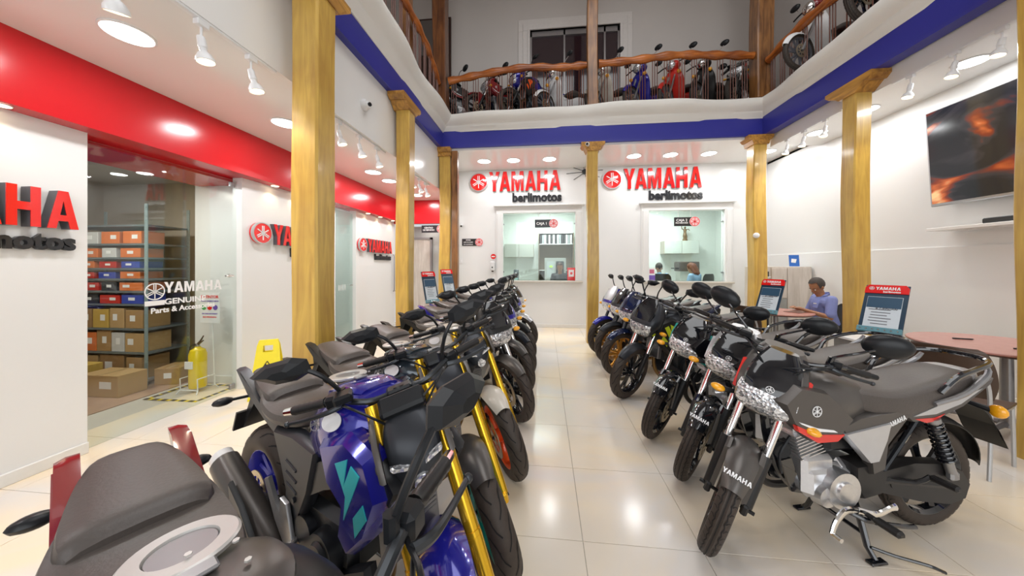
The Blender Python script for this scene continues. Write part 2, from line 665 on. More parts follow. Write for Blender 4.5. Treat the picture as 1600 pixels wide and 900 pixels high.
def se(x, zt, zb, w, e=2.6, tp=0.0, k=9, dx=0.0):
    """superellipse half section at x; tp>0 narrows the bottom, tp<0 the top; dx leans the top forward"""
    out = []
    zm, h = (zt + zb) / 2, (zt - zb) / 2
    for i in range(k):
        a = PI / 2 - PI * i / (k - 1)
        c, s = math.cos(a), math.sin(a)
        y = w * abs(c) ** (2 / e)
        sz = math.copysign(abs(s) ** (2 / e), s)
        y *= 1 + tp * (sz - 1) / 2 if tp > 0 else 1 + tp * (sz + 1) / 2
        out.append((x + dx * sz, y if 0 < i < k - 1 else 0.0, zm + h * sz))
    return out

def sz_(z, xf, xb, w, e=2.6, k=9):
    """half ring at height z between front xf and back xb"""
    out = []
    xm, h = (xf + xb) / 2, (xf - xb) / 2
    for i in range(k):
        a = PI / 2 - PI * i / (k - 1)
        c, s = math.cos(a), math.sin(a)
        out.append((xm + h * math.copysign(abs(s) ** (2 / e), s), w * abs(c) ** (2 / e) if 0 < i < k - 1 else 0.0, z))
    return out

RY = Matrix.Rotation(PI / 2, 4, 'X')       # lathe axis Z -> -Y

def tyre(mb, R, w, tread):
    n = 126
    Rc = R - w * .5
    js = list(range(-9, 10))
    vs, fs = [], []
    for i in range(n):
        t = 2 * PI * i / n
        for j in js:
            a = j / 9 * math.radians(128)
            r = Rc + w * .5 * math.cos(a) * (1.0 if abs(j) > 5 else 1.0)
            y = w * .52 * math.sin(a)
            d = 0
            aj = abs(j)
            if tread == 'block':
                if j == 0 or (aj in (2, 3) and (i + (aj == 3) * 2) % 6 in (0, 1)) or (aj == 3 and i % 6 == 3) or (aj in (4, 5) and i % 3 == 0):
                    d = .005
            else:
                if aj < 6 and aj > 0 and (i - aj * 2) % 14 in (0, 1):
                    d = .0045
                if aj in (3, 4, 5) and (i + aj) % 14 in (6, 7):
                    d = .0035
            r -= d
            vs.append((r * math.cos(t), y, r * math.sin(t)))
    m = len(js)
    for i in range(n):
        i2 = (i + 1) % n
        for j in range(m - 1):
            fs.append((i * m + j, i * m + j + 1, i2 * m + j + 1, i2 * m + j))
        fs.append((i * m + m - 1, i * m, i2 * m, i2 * m + m - 1))
    mb.add(vs, fs)

def grooves(mb, R, w, tread):
    Rc = R - w * .5
    def pt(t, a, lift=.0012):
        r = Rc + w * .5 * math.cos(a) + lift
        return Vector((r * math.cos(t), (w * .52) * math.sin(a), r * math.sin(t)))
    def line(ps, wd):
        v = [pt(*p) for p in ps]
        rows = []
        for i, p in enumerate(v):
            d = (v[min(i + 1, len(v) - 1)] - v[max(i - 1, 0)]).normalized()
            nrm = Vector((p.x, 0, p.z)).normalized() * math.cos(ps[i][1]) + Vector((0, 1, 0)) * math.sin(ps[i][1])
            s = d.cross(nrm).normalized() * wd * .5
            rows.append([p - s, p + s])
        mb.strip(rows)
    if tread == 'block':
        N = 44
        for s in (-1, 1):
            line([(2 * PI * i / (2 * N), s * (.46 + (.13 if i % 2 else -.0))) for i in range(2 * N + 1)], .0045)
            for i in range(N):
                t = 2 * PI * i / N
                line([(t, s * .60), (t + .035, s * .85), (t + .03, s * 1.15)], .0035)
        line([(2 * PI * i / 72, .0) for i in range(73)], .004)
    else:
        N = 16
        for i in range(N):
            for s in (-1, 1):
                t = 2 * PI * (i + (.5 if s > 0 else 0)) / N
                line([(t + q * .40, s * (.10 + q * .95 + .10 * math.sin(q * 6))) for q in (0, .2, .4, .6, .8, 1)], .006)
                line([(t + .22 + q * .22, s * (.55 + q * .6)) for q in (0, .5, 1)], .005)

def rim(mb, R, w, sp, tw):
    Ri = R - w * .80
    iw = w * .40
    mb.lathe([(Ri + .012, -iw), (Ri - .004, -iw), (Ri - .018, -iw * .5), (Ri - .018, iw * .5), (Ri - .004, iw), (Ri + .012, iw), (Ri, iw * .3), (Ri, -iw * .3)], 48, RY, closed=True)
    mb.lathe([(.016, -iw * 1.1), (.045, -iw * 1.0), (.048, 0), (.045, iw * 1.0), (.016, iw * 1.1)], 20, RY)
    for k in range(sp):
        a = 2 * PI * k / sp + .2
        M = Matrix.Rotation(-a, 4, 'Y')
        if tw:
            for s in (-1, 1):
                mb.tube([(.03, 0, s * .010), (Ri * .55, 0, s * .020), (Ri - .01, 0, s * .040)], [.014, .011, .012], 6, M=M, flat=1.6)
        else:
            mb.tube([(.03, 0, 0), (Ri * .5, 0, 0), (Ri - .01, 0, 0)], [.020, .014, .018], 6, M=M, flat=1.5)

def disc(mb, r, y):
    pr = []
    mb.lathe([(r * .72, y - .002), (r, y - .002), (r, y + .002), (r * .72, y + .002)], 40, RY, closed=True)
    for k in range(8):
        M = Matrix.Rotation(2 * PI * k / 8, 4, 'Y')
        mb.box((r * .55, -y, 0), (r * .48, .004, .012), M)
    mb.lathe([(.02, y - .003), (r * .34, y - .003), (r * .34, y + .003), (.02, y + .003)], 24, RY, closed=True)

def wheel(root, key, x, R, w, rimmat, sp, tw, dr, tread, M=None, side=1):
    T = Matrix.Translation((x, 0, R))
    if M is not None:
        T = M @ T
    wh = P_('wheel', f'{key}_rim', lambda mb: rim(mb, R, w, sp, tw), rimmat, root, T)
    ty = P_('tyre', f'{key}_tyre', lambda mb: tyre(mb, R, w, tread), RUBBER, wh)
    P_('tread_groove', f'{key}_tread', lambda mb: grooves(mb, R, w, tread), GROOVE, ty)['kind'] = 'stuff'
    if dr:
        P_('brake_disc', f'{key}_disc', lambda mb: disc(mb, dr, -side * (w * .5 + .01)), DISC, wh)
    return wh

def steer_matrix(x0, z0, ang, rake=(-.42, .907)):
    ax = Vector((rake[0], 0, rake[1])).normalized()
    p = Vector((x0, 0, z0))
    return Matrix.Translation(p) @ Matrix.Rotation(ang, 4, ax) @ Matrix.Translation(-p)

def fender(mb, x, R, w, a0, a1, gap=.025, drop=.03, n=14, up=0.0):
    """curved mudguard around a wheel centre, from angle a0 to a1 (degrees, 0 = forward, 90 = up)"""
    rows = []
    for i in range(n + 1):
        t = i / n
        a = math.radians(a0 + (a1 - a0) * t)
        ww = w * (1 - .35 * abs(2 * t - 1) ** 2.2)
        r = R + gap + up * t
        row = []
        for j in range(-4, 5):
            q = j / 4
            rr = r - drop * abs(q) ** 2.2 + .004 * (1 - abs(q))
            row.append((x + rr * math.cos(a), ww * q, R + rr * math.sin(a)))
        rows.append(row)
    mb.strip(rows, thick=.004)

def mirror_round(mb, c, yaw, tilt=0.0, s=1.0):
    M = Matrix.Translation(c) @ Matrix.Rotation(yaw, 4, 'Z') @ Matrix.Rotation(tilt, 4, 'X')
    ring = []
    for (x, k) in ((.034, .12), (.028, .6), (.012, .95), (-.004, 1.0), (-.012, .97)):
        h = []
        for i in range(9):
            a = PI / 2 - PI * i / 8
            h.append((x * s, .078 * s * k * math.cos(a) if 0 < i < 8 else 0, .052 * s * k * math.sin(a)))
        ring.append(h)
    mb.loft(ring, 2, M)

def mirror_leaf(mb, c, sgn, yaw=0.0):
    """angular leaf mirror, pointing outwards (sgn=+1 left), glass to the back"""
    pts = [(.00, -.02, -.030), (.0, .05, -.055), (.0, .13, -.050), (.0, .225, .010), (.0, .15, .050), (.0, .04, .052), (.0, -.015, .03)]
    M = Matrix.Translation(c) @ Matrix.Rotation(yaw, 4, 'Z') @ Matrix.Diagonal((.85, sgn * .76, .76, 1))
    cy, cz = .09, 0.0
    n = len(pts)
    rings = [(-.010, .93), (0.0, 1.0), (.022, .80), (.042, .34)]
    vs = []
    for x, k in rings:
        for p in pts:
            vs.append((x, cy + (p[1] - cy) * k, cz + (p[2] - cz) * k))
    fs = []
    for i in range(len(rings) - 1):
        for j in range(n):
            j2 = (j + 1) % n
            fs.append((i * n + j, i * n + j2, (i + 1) * n + j2, (i + 1) * n + j))
    fs.append(tuple(range(n)))
    fs.append(tuple(3 * n + j for j in range(n)))
    mb.add(vs, fs, M)

def spring(mb, a, b, r, coils, wire, n=7):
    a, b = Vector(a), Vector(b)
    d = b - a
    t = d.normalized()
    u = t.orthogonal().normalized()
    w = t.cross(u)
    N = coils * 10
    mb.tube([a + d * (i / N) + (u * math.cos(i * 2 * PI / 10) + w * math.sin(i * 2 * PI / 10)) * r for i in range(N + 1)], wire, 6)

def bike(kind, x, y, head, steer, c, label, group, z=0.0, roll=0.0, detail=1):
    """kind: commuter / naked / street.  head, steer in degrees.  c: material choices"""
    root = empty('motorcycle', (x, y, z), math.radians(head), label, 'motorcycle', group)
    if roll:
        root.rotation_euler[0] = math.radians(roll)
    com = kind == 'commuter'
    nk = kind == 'naked'
    K = kind
    WB = 1.32 if com else 1.34
    R = .285 if com else .30
    rk = .46 if com else .463
    wf, wr = (.082, .088) if com else (.11, .14) if kind == 'naked' else (.10, .13)
    xf, xr = (.585 if com else WB / 2), -WB / 2
    x0 = xf - .04
    S = steer_matrix(x0, R, math.radians(steer), (-rk, 1))
    lift = .0
    g = c.get
    body, acc = g('body', GREYM), g('accent', HRED)
    rimm = g('rim', GLOBLK)
    forkm = g('fork', CHROME)
    # wheels
    wf_ = wheel(root, K + '_front', xf, R, wf, rimm, 6 if com else 5, not com, .11 if com else .135, 'block' if com else 'sport', S, 1 if com else -1)
    wheel(root, K + '_rear', xr, R, wr, rimm, 6 if com else 5, not com, 0 if com else .10, 'block' if com else 'sport', None, -1)
    ax = lambda zz, dx=.04: x0 - rk * (zz - R) + dx
    # fork
    for s in (-1, 1):
        fy = s * (.082 if com else .098)
        f = P_('fork_tube', f'{K}_fork{s}', lambda mb: (mb.tube([(ax(.50), fy, .50), (ax(.99 if not com else .96), fy, .99 if not com else .96)], .0175 if com else .025, 12)), forkm, root, S)
        P_('fork_slider', f'{K}_slider{s}', lambda mb: (mb.tube([(ax(R + .01), fy, R + .01), (ax(.52), fy, .52)], [.025, .028] if com else [.023, .029], 12),
            mb.box((xf, fy * .98, R), (.05, .03, .06), bev=.008), mb.tube([(ax(.51), fy, .51), (ax(.535), fy, .535)], .028, 12)), g('slider', MATBLK), f)
    P_('fork_clamp', K + '_clamp', lambda mb: (mb.box((ax(.80, .02), 0, .80), (.07, .235, .028), bev=.008), mb.box((ax(.975, .02), 0, .975), (.075, .23, .022), bev=.008),
        mb.tube([(ax(.77, 0), 0, .77), (ax(1.0, 0), 0, 1.0)], .024, 12), mb.tube([(xf, -.12, R), (xf, .12, R)], .009, 8)), MATBLK, root, S)
    # front mudguard
    fd = P_('front_mudguard', K + '_ffend', lambda mb: (fender(mb, xf, R, wf * (.80 if com else .66), 44 if com else (60 if nk else 46), 150, .022, .035, 16, .01),
        [mb.plate([(xf + .03, R + .28), (xf - .02, R + .31), (xf - .10, R + .27), (xf - .045, R + .06), (xf + .015, R + .02), (xf + .01, R + .12)], sy * (wf * .70), sy * (wf * .70 + (.022 if com else .012)), .010) for sy in (-1, 1) if com]), g('fender', body), root, S)
    if com:
        def fdt(mb):
            a = math.radians(54)
            w_ = word_mb(.022, .0012)
            rr = R + .028
            mb.add(w_.v, w_.f, frame((xf + rr * math.cos(a), 0, R + rr * math.sin(a)), (0, 1, 0), (-math.sin(a), 0, math.cos(a))))
        P_('lettering', K + '_fendtext', fdt, SIGNWH, fd)
    else:
        P_('brake_caliper', K + '_caliper', lambda mb: mb.box((xf - .10, -(wf * .5 + .012), R + .07), (.06, .045, .10), bev=.01), PLASB, root, S)
    # handlebar
    hz = .985 if com else 1.0
    bw = .84 if com else .92
    hx = ax(.99, .0)
    def bar(mb):
        for s in (-1, 1):
            pts = [(hx, 0, .995), (hx, s * .05, .985), (hx + .02, s * .11, hz), (hx - .03, s * .20, hz + .02), (hx - .075, s * .30 * bw, hz + .018), (hx - .12, s * .385 * bw, hz + .008)]
            mb.tube(pts, .0115, 8, 3)
        mb.box((hx, 0, .99), (.05, .09, .03), bev=.008)
    hb = P_('handlebar', K + '_bar', bar, g('bar', DSTEEL if not com else GLOBLK), root, S)
    e0, e1 = Vector((hx - .060, .262 * bw, hz + .019)), Vector((hx - .12, .388 * bw, hz + .008))
    for s in (-1, 1):
        m3 = Matrix.Diagonal((1, s, 1, 1))
        def grip(mb, s=s):
            a, b = Vector((e0.x, s * e0.y, e0.z)), Vector((e1.x, s * e1.y, e1.z))
            d = b - a
            N = 13
            mb.tube([a + d * (i / N) for i in range(N + 1)], [.019 if i == 0 else (.0165 if i % 2 else .0178) for i in range(N + 1)], 12)
        gp = P_('grip', f'{K}_grip{s}', grip, g('grip', MATBLK), hb)
        P_('bar_end', f'{K}_barend{s}', lambda mb, s=s: mb.tube([(e1.x, s * e1.y, e1.z), (e1.x - .018, s * (e1.y + .03), e1.z - .002)], [.014, .012], 10), CHROME if not com else PLASB, gp)
        P_('switch_housing', f'{K}_switch{s}', lambda mb, s=s: (mb.box((hx - .045, s * .232 * bw, hz + .020), (.055, .05, .052), bev=.010, yaw=s * .45), mb.box((hx - .072, s * .234 * bw, hz + .03), (.012, .02, .014), bev=.003)), PLASB, hb)
        P_('lever', f'{K}_lever{s}', lambda mb, s=s: (mb.tube([(hx + .012, s * .205 * bw, hz + .018), (hx + .01, s * .25 * bw, hz + .012), (hx - .022, s * .32 * bw, hz + .0), (hx - .06, s * .40 * bw, hz - .006)], [.009, .008, .007, .006], 8, 4, flat=1.2),
            mb.ball((hx - .06, s * .402 * bw, hz - .006), .0105, 10)), g('lever', DSTEEL), hb)
    P_('brake_reservoir', K + '_reserv', lambda mb: (mb.box((hx + .015, -.175, hz + .045), (.06, .06, .035), bev=.008)), PLASB, hb)
    # mirrors
    for s in (-1, 1):
        if com:
            mc = (hx - .11, s * .335, hz + .175)
            st = [(hx - .03, s * .175, hz + .02), (hx - .03, s * .18, hz + .06), (hx - .035, s * .25, hz + .12), (hx - .09, s * .31, hz + .155)]
            mi = P_('mirror', f'{K}_mirror{s}', lambda mb, s=s: mirror_round(mb, mc, s * .15, s * .25, 1.12), PLASB, hb)
            P_('mirror_glass', f'{K}_mglass{s}', lambda mb, s=s: mb.loft([[(-.014, 0, .048), (-.014, .05, .034), (-.014, .072, 0), (-.014, .05, -.034), (-.014, 0, -.048)], [(-.0165, 0, .044), (-.0165, .045, .03), (-.0165, .068, 0), (-.0165, .045, -.03), (-.0165, 0, -.044)]], 1,
               Matrix.Translation(mc) @ Matrix.Rotation(s * .15, 4, 'Z') @ Matrix.Rotation(s * .25, 4, 'X')), MIRG, mi)
        else:
            mh = 0 if nk else .05
            mc = (hx - .02, s * .255, hz + .185 + mh)
            st = [(hx - .03, s * .18, hz + .02), (hx - .025, s * .185, hz + .055), (hx - .01, s * .215, hz + .13), (mc[0], s * .265, hz + .180 + mh)]
            yw = s * .25
            mi = P_('mirror', f'{K}_mirror{s}', lambda mb, s=s: (mirror_leaf(mb, mc, s, yw), mb.mesh('mirror', 10))[1], g('mirror', PLASB), hb)
            P_('mirror_glass', f'{K}_mglass{s}', lambda mb, s=s: mb.add([(-.0115, s * yy, zz) for yy, zz in ((-.005, -.024), (.05, -.046), (.125, -.042), (.20, .008), (.145, .041), (.04, .043), (-.005, .024))], [tuple(range(7))], Matrix.Translation(mc) @ Matrix.Rotation(yw, 4, 'Z') @ Matrix.Diagonal((.86, .76, .76, 1))), MIRG, mi)
        P_('mirror_stem', f'{K}_mstem{s}', lambda mb, st=st: (mb.tube(st, .0065 if com else .008, 8, 4), mb.tube([st[0], (st[0][0], st[0][1], st[0][2] + .04)], .013, 8)), GLOBLK if com else PLASB, mi)
    # cables
    P_('control_cable', K + '_cable', lambda mb: [mb.tube([(hx - .02, s * .20, hz + .01), (hx + .09, s * .15, hz + .03), (hx + .13, s * .05, .93), (hx + .07, s * .03, .82)], .0045, 6, 5) for s in (-1, 1)] + [mb.tube([(hx - .0, .20, hz + .012), (hx + .12, .10, hz + .01), (hx + .12, -.03, .92), (hx + .05, -.05, .8)], .004, 6, 5)], PLASB, root, S)

    if com:
        cx = .0
        # cowl with windscreen and faceted headlamp
        S0 = S
        S = S @ Matrix.Translation((-.215, 0, -.045)) @ Matrix.Translation((.55, 0, .88)) @ Matrix.Diagonal((1, .84, .76, 1)) @ Matrix.Translation((-.55, 0, -.88))
        zs = [(.665, .57, .05), (.70, .615, .10), (.76, .655, .145), (.84, .655, .165), (.92, .62, .17), (.99, .575, .158), (1.06, .52, .135), (1.105, .475, .10)]
        P_('front_cowl', K + '_cowl', lambda mb: mb.loft([sz_(z_, x_ - .02, x_ - .15, w_, 3.0) for z_, x_, w_ in zs], 3), g('cowl', body), root, S)
        P_('headlamp', K + '_lamp', lambda mb: mb.loft([sz_(z_, x_, x_ - .07, w_, 2.4) for z_, x_, w_ in ((.672, .585, .055), (.705, .632, .100), (.76, .670, .140), (.82, .676, .150), (.87, .664, .148), (.895, .652, .142))], 3), LENS, root, S)
        ws = P_('windscreen', K + '_screen', lambda mb: mb.loft([sz_(z_, x_, x_ - .06, w_, 2.6) for z_, x_, w_ in ((.885, .662, .128), (.93, .640, .134), (.98, .604, .128), (1.05, .552, .108), (1.11, .492, .075))], 3), g('screen', GLOBLK), root, S)
        def emb(mb):
            f = forks_mb(.020, .003)
            mb.add(f.v, f.f, frame((.664, 0, .915), (0, 1, 0), (-.5, 0, 1)))
        P_('emblem', K + '_emb', emb, SIGNWH, ws)
        for s in (-1, 1):
            P_('cowl_accent', f'{K}_cacc{s}', lambda mb, s=s: mb.plate([(.60, .80), (.575, .90), (.515, .99), (.535, .88)], s * .150, s * .172, .006), acc, root, S)
            sg = P_('turn_signal', f'{K}_sig{s}', lambda mb, s=s: mb.ball((.60, s * .235, .735), .05, 14, sc=(.62, .86, .48)), AMBER, root, S)
            P_('signal_stalk', f'{K}_stalk{s}', lambda mb, s=s: mb.tube([(.545, s * .09, .745), (.59, s * .20, .735)], [.014, .018], 8), PLASB, sg)
        P_('instrument_cluster', K + '_dash', lambda mb: mb.loft([se(.30, 1.01, .97, .10, 3), se(.36, 1.05, .97, .125, 3), se(.43, 1.085, .98, .12, 3), se(.455, 1.085, 1.0, .09, 3)], 2), PLASB, root, S)
        S = S0
        TK = Matrix.Translation((-.05, 0, 0))
        # tank
        tk = P_('fuel_tank', K + '_tank', lambda mb: mb.loft([se(-.17, .80, .66, .085, 2.6), se(-.08, .845, .63, .115, 2.6), se(.04, .885, .615, .142, 2.5), se(.14, .90, .62, .150, 2.5), se(.24, .885, .66, .128, 2.4), se(.30, .85, .70, .08, 2.3)], 5), g('tank', body), root, TK)
        for s in (-1, 1):
            P_('tank_shroud', f'{K}_shroud{s}', lambda mb, s=s: mb.plate([(.05, .70), (.20, .84), (.36, .875), (.45, .80), (.40, .70), (.28, .60), (.15, .60)], s * .105, s * .168, .02), body, root, TK)
            st_ = P_('shroud_stripe', f'{K}_sstr{s}', lambda mb, s=s: mb.plate([(.12, .635), (.27, .645), (.385, .695), (.375, .665), (.27, .605), (.16, .605)], s * .150, s * .171, .002), acc, root, TK)
            P_('shroud_pinstripe', f'{K}_spin{s}', lambda mb, s=s: mb.plate([(.16, .648), (.27, .66), (.36, .70), (.375, .712), (.27, .675), (.18, .66)], s * .150, s * .1715, .002), g('pin', SIGNWH), root, TK)
            def emb2(mb, s=s):
                f = forks_mb(.026, .002)

                mb.add(f.v, f.f, frame((.275, s * .1695, .755), (-s, 0, 0), (0, 0, 1)))
            P_('emblem', f'{K}_emb2{s}', emb2, SIGNWH, root, TK)
        P_('fuel_cap', K + '_cap', lambda mb: mb.lathe([(0, .897), (.042, .897), (.046, .905), (.042, .912), (.02, .915), (0, .915)], 24, Matrix.Translation((.08, 0, 0))), STEEL, tk)
        # seat, tail
        seat = P_('seat', K + '_seat', lambda mb: mb.loft([se(-.02, .82, .76, .07, 3), se(-.10, .825, .70, .122, 3.6), se(-.25, .81, .665, .147, 3.8), se(-.40, .82, .67, .15, 3.8), se(-.55, .85, .695, .147, 3.8), se(-.70, .875, .735, .135, 3.6), se(-.80, .88, .77, .115, 3.2), se(-.82, .87, .80, .09, 3)], 4), g('seat', SEATM), root)
        P_('seat_label', K + '_slab', lambda mb: [mb.box((-.66, s * .130, .815), (.035, .004, .012)) for s in (-1, 1)], STEEL, seat)
        P_('side_cover', K + '_side', lambda mb: [mb.plate([(.06, .655), (-.05, .70), (-.30, .725), (-.36, .70), (-.22, .55), (-.20, .42), (-.13, .40), (-.12, .48), (.02, .60)], s * .10, s * .145, .015) for s in (-1, 1)], g('side', body), root)
        for s in (-1, 1):
            P_('side_insert', f'{K}_sidein{s}', lambda mb, s=s: mb.plate([(.045, .625), (-.225, .665), (-.20, .58), (-.15, .475), (-.10, .47)], s * .120, s * .154, .008), g('insert', SILVER), root)
        def sidet(mb):
            w_ = word_mb(.024, .0015)
            for s in (-1, 1):
                mb.add(w_.v, w_.f, frame((-.265, s * .146, .655), (-s, 0, 0), (0, 0, 1)) @ Matrix.Rotation(s * .35, 4, 'Z'))
        P_('lettering', K + '_sidetext', sidet, SIGNWH, root)
        P_('tail_panel', K + '_tail', lambda mb: [mb.plate([(-.30, .70), (-.36, .655), (-.50, .66), (-.68, .72), (-.86, .83), (-.88, .86), (-.70, .79), (-.50, .745)], s * .10, s * .145, .010) for s in (-1, 1)] + [mb.plate([(-.40, .72), (-.84, .83), (-.80, .86), (-.45, .76)], -.10, .10)], body, root)
        P_('tail_stripe', K + '_tstr', lambda mb: [mb.plate([(-.36, .685), (-.50, .69), (-.66, .735), (-.80, .81), (-.70, .782), (-.50, .728)], s * .12, s * .148, .004) for s in (-1, 1)], g('tailstripe', SILVER), root)
        P_('tail_accent', K + '_tacc', lambda mb: [mb.plate([(-.37, .672), (-.49, .672), (-.56, .69), (-.50, .655), (-.44, .648)], s * .10, s * .1475, .003) for s in (-1, 1)], acc, root)
        P_('tail_cover', K + '_tcover', lambda mb: mb.loft([se(-.79, .878, .80, .112, 3), se(-.85, .885, .80, .098, 3), se(-.90, .872, .81, .078, 3), se(-.915, .86, .82, .06, 3)], 3), SILVER, root)
        P_('tail_lamp', K + '_tlamp', lambda mb: mb.loft([se(-.82, .80, .745, .085, 3), se(-.90, .81, .75, .07, 3), se(-.93, .80, .76, .05, 3)], 2), REDLENS, root)
        P_('grab_rail', K + '_grab', lambda mb: mb.tube([(-.52, .150, .80), (-.60, .165, .88), (-.72, .165, .915), (-.84, .145, .935), (-.905, .08, .945), (-.91, 0, .948), (-.905, -.08, .945), (-.84, -.145, .935), (-.72, -.165, .915), (-.60, -.165, .88), (-.52, -.150, .80)], .013, 8, 3), GLOBLK, root)
        P_('grab_rail_bracket', K + '_grabbr', lambda mb: [mb.tube([(-.48, s * .152, .745), (-.66, s * .158, .79), (-.84, s * .14, .87), (-.87, s * .12, .92)], [.012, .013, .013, .010], 8, 3) for s in (-1, 1)], STEEL, root)
        P_('rear_mudguard', K + '_rfend', lambda mb: (fender(mb, xr, R, .075, 62, 172, .06, .03, 16), mb.plate([(-.90, .70), (-.985, .66), (-1.07, .50), (-1.13, .42), (-1.07, .52), (-.99, .62)], -.07, .07, .0)), MATBLK, root)
        for s in (-1, 1):
            sg = P_('turn_signal', f'{K}_rsig{s}', lambda mb, s=s: mb.ball((-.88, s * .155, .685), .038, 14, sc=(.62, .9, .9)), AMBER, root)
            P_('signal_stalk', f'{K}_rstalk{s}', lambda mb, s=s: mb.tube([(-.84, s * .04, .71), (-.875, s * .135, .685)], [.012, .016], 8), PLASB, sg)
        # frame, engine
        P_('frame', K + '_frame', lambda mb: (mb.tube([(.30, 0, .86), (.33, 0, .72), (.30, 0, .50), (.22, 0, .34), (.14, 0, .27)], .022, 8, 3), mb.tube([(.30, 0, .84), (.10, 0, .70), (-.15, 0, .66), (-.22, 0, .50), (-.22, 0, .33)], .022, 8, 3),
            [mb.tube([(-.20, s * .09, .64), (-.50, s * .10, .70), (-.80, s * .08, .78)], .014, 8, 2) for s in (-1, 1)], [mb.tube([(-.22, s * .10, .36), (-.36, s * .11, .55), (-.48, s * .11, .70)], .013, 8, 2) for s in (-1, 1)],
            [mb.plate([(.30, .46), (.24, .30), (.16, .28), (.20, .36), (.24, .47)], s * .05, s * .062) for s in (-1, 1)], mb.box((-.20, 0, .38), (.06, .18, .18), bev=.01)), GLOBLK, root)
        P_('air_box', K + '_airbox', lambda mb: mb.box((-.06, 0, .58), (.26, .19, .16), bev=.02), PLASB, root)
        eng = P_('engine', K + '_engine', lambda mb: (mb.box((.04, 0, .35), (.30, .20, .17), bev=.035), mb.box((.10, 0, .43), (.18, .17, .10), bev=.02), mb.box((-.08, 0, .37), (.16, .17, .16), bev=.03),
            mb.tube([(.02, .05, .33), (.02, .135, .33)], [.098, .090], 28), mb.tube([(.02, .13, .33), (.02, .145, .33)], [.052, .046], 24), mb.tube([(.02, -.05, .33), (.02, -.14, .33)], [.105, .095], 28),
            mb.tube([(.10, .08, .30), (.10, .125, .30)], [.06, .05], 20)), g('engine', ALU), root)
        def cyl_(mb):
            M = Matrix.Translation((.12, 0, .47)) @ Matrix.Rotation(.28, 4, 'Y')
            mb.box((0, 0, .08), (.11, .11, .18), M, .01)
            for i in range(8):
                mb.box((0, 0, .01 + i * .017), (.145, .145, .005), M)
            mb.box((0, 0, .165), (.12, .13, .05), M, .012)
            mb.tube([(.0, .06, .165), (.0, .082, .165)], .034, 16, M=M)
        P_('cylinder', K + '_cyl', cyl_, g('engine', ALU), root)
        P_('horn', K + '_horn', lambda mb: mb.tube([(.31, .05, .53), (.32, .085, .53)], [.036, .042], 18), PLASB, root)
        P_('carburettor', K + '_carb', lambda mb: (mb.box((.02, 0, .56), (.07, .10, .07), bev=.012), mb.tube([(.02, .05, .56), (.02, .09, .56)], .022, 12)), STEEL, root)
        P_('sprocket_cover', K + '_spr', lambda mb: mb.plate([(-.05, .45), (-.20, .46), (-.26, .38), (-.22, .28), (-.10, .26), (-.05, .34)], .05, .125, .02), MATBLK, root)
        P_('chain_case', K + '_chain', lambda mb: (mb.plate([(-.20, .40), (-.42, .43), (-.62, .41), (-.74, .36), (-.79, .285), (-.76, .21), (-.66, .185), (-.45, .22), (-.20, .29)], .062, .115, .018), mb.tube([(-.30, .11, .33), (-.30, .118, .33)], .026, 16)), g('chain', MATBLK), root)
        P_('swingarm', K + '_swing', lambda mb: [mb.tube([(-.20, s * .10, .36), (-.64, s * .105, .29)], [.024, .02], 8) for s in (-1, 1)] + [mb.tube([(xr, -.13, R), (xr, .13, R)], .012, 8)], MATBLK, root)
        for s in (-1, 1):
            a, b = (-.505, s * .128, .665), (-.625, s * .134, .36)
            sh = P_('shock_absorber', f'{K}_shock{s}', lambda mb, a=a, b=b: (mb.tube([a, (Vector(a) * .35 + Vector(b) * .65)], .016, 10), mb.tube([Vector(a) * .45 + Vector(b) * .55, b], [.022, .020], 12), mb.tube([Vector(a), Vector(a) * .93 + Vector(b) * .07], .030, 14), mb.box(b, (.05, .035, .05), bev=.01)), STEEL, root)
            P_('coil_spring', f'{K}_coil{s}', lambda mb, a=a, b=b: spring(mb, Vector(a) * .92 + Vector(b) * .08, Vector(a) * .25 + Vector(b) * .75, .029, 9, .0065), GLOBLK, sh)
        P_('exhaust_pipe', K + '_pipe', lambda mb: mb.tube([(.20, 0, .52), (.30, -.03, .46), (.31, -.06, .34), (.22, -.09, .24), (.05, -.12, .205), (-.20, -.15, .22)], .019, 10, 4), MATBLK, root)
        P_('muffler', K + '_muff', lambda mb: mb.tube([(-.16, -.16, .22), (-.28, -.165, .245), (-.60, -.175, .32), (-.88, -.18, .385), (-.90, -.18, .39)], [.022, .042, .048, .046, .030], 14), GLOBLK, root)
        P_('rear_footrest', K + '_rpeg', lambda mb: [(mb.tube([(-.22, s * .10, .36), (-.38, s * .14, .345), (-.46, s * .15, .375)], .011, 8, 2), mb.box((-.46, s * .20, .375), (.035, .10, .028), bev=.008)) for s in (-1, 1)], MATBLK, root)
        P_('footrest', K + '_peg', lambda mb: [(mb.tube([(-.04, s * .05, .25), (-.06, s * .20, .235)], .012, 8), mb.box((-.06, s * .245, .236), (.04, .10, .03), bev=.009)) for s in (-1, 1)], MATBLK, root)
        P_('gear_pedal', K + '_gear', lambda mb: (mb.tube([(-.02, .155, .25), (.06, .165, .265), (.12, .17, .22), (.15, .175, .17)], [.010, .011, .010, .009], 8, 4, flat=1.5), mb.tube([(-.02, .155, .25), (-.10, .17, .235), (-.17, .18, .265), (-.20, .18, .27)], [.011, .010, .009, .012], 8, 4, flat=1.5), mb.tube([(.15, .175, .17), (.15, .215, .17)], .011, 8)), CHROME, root)
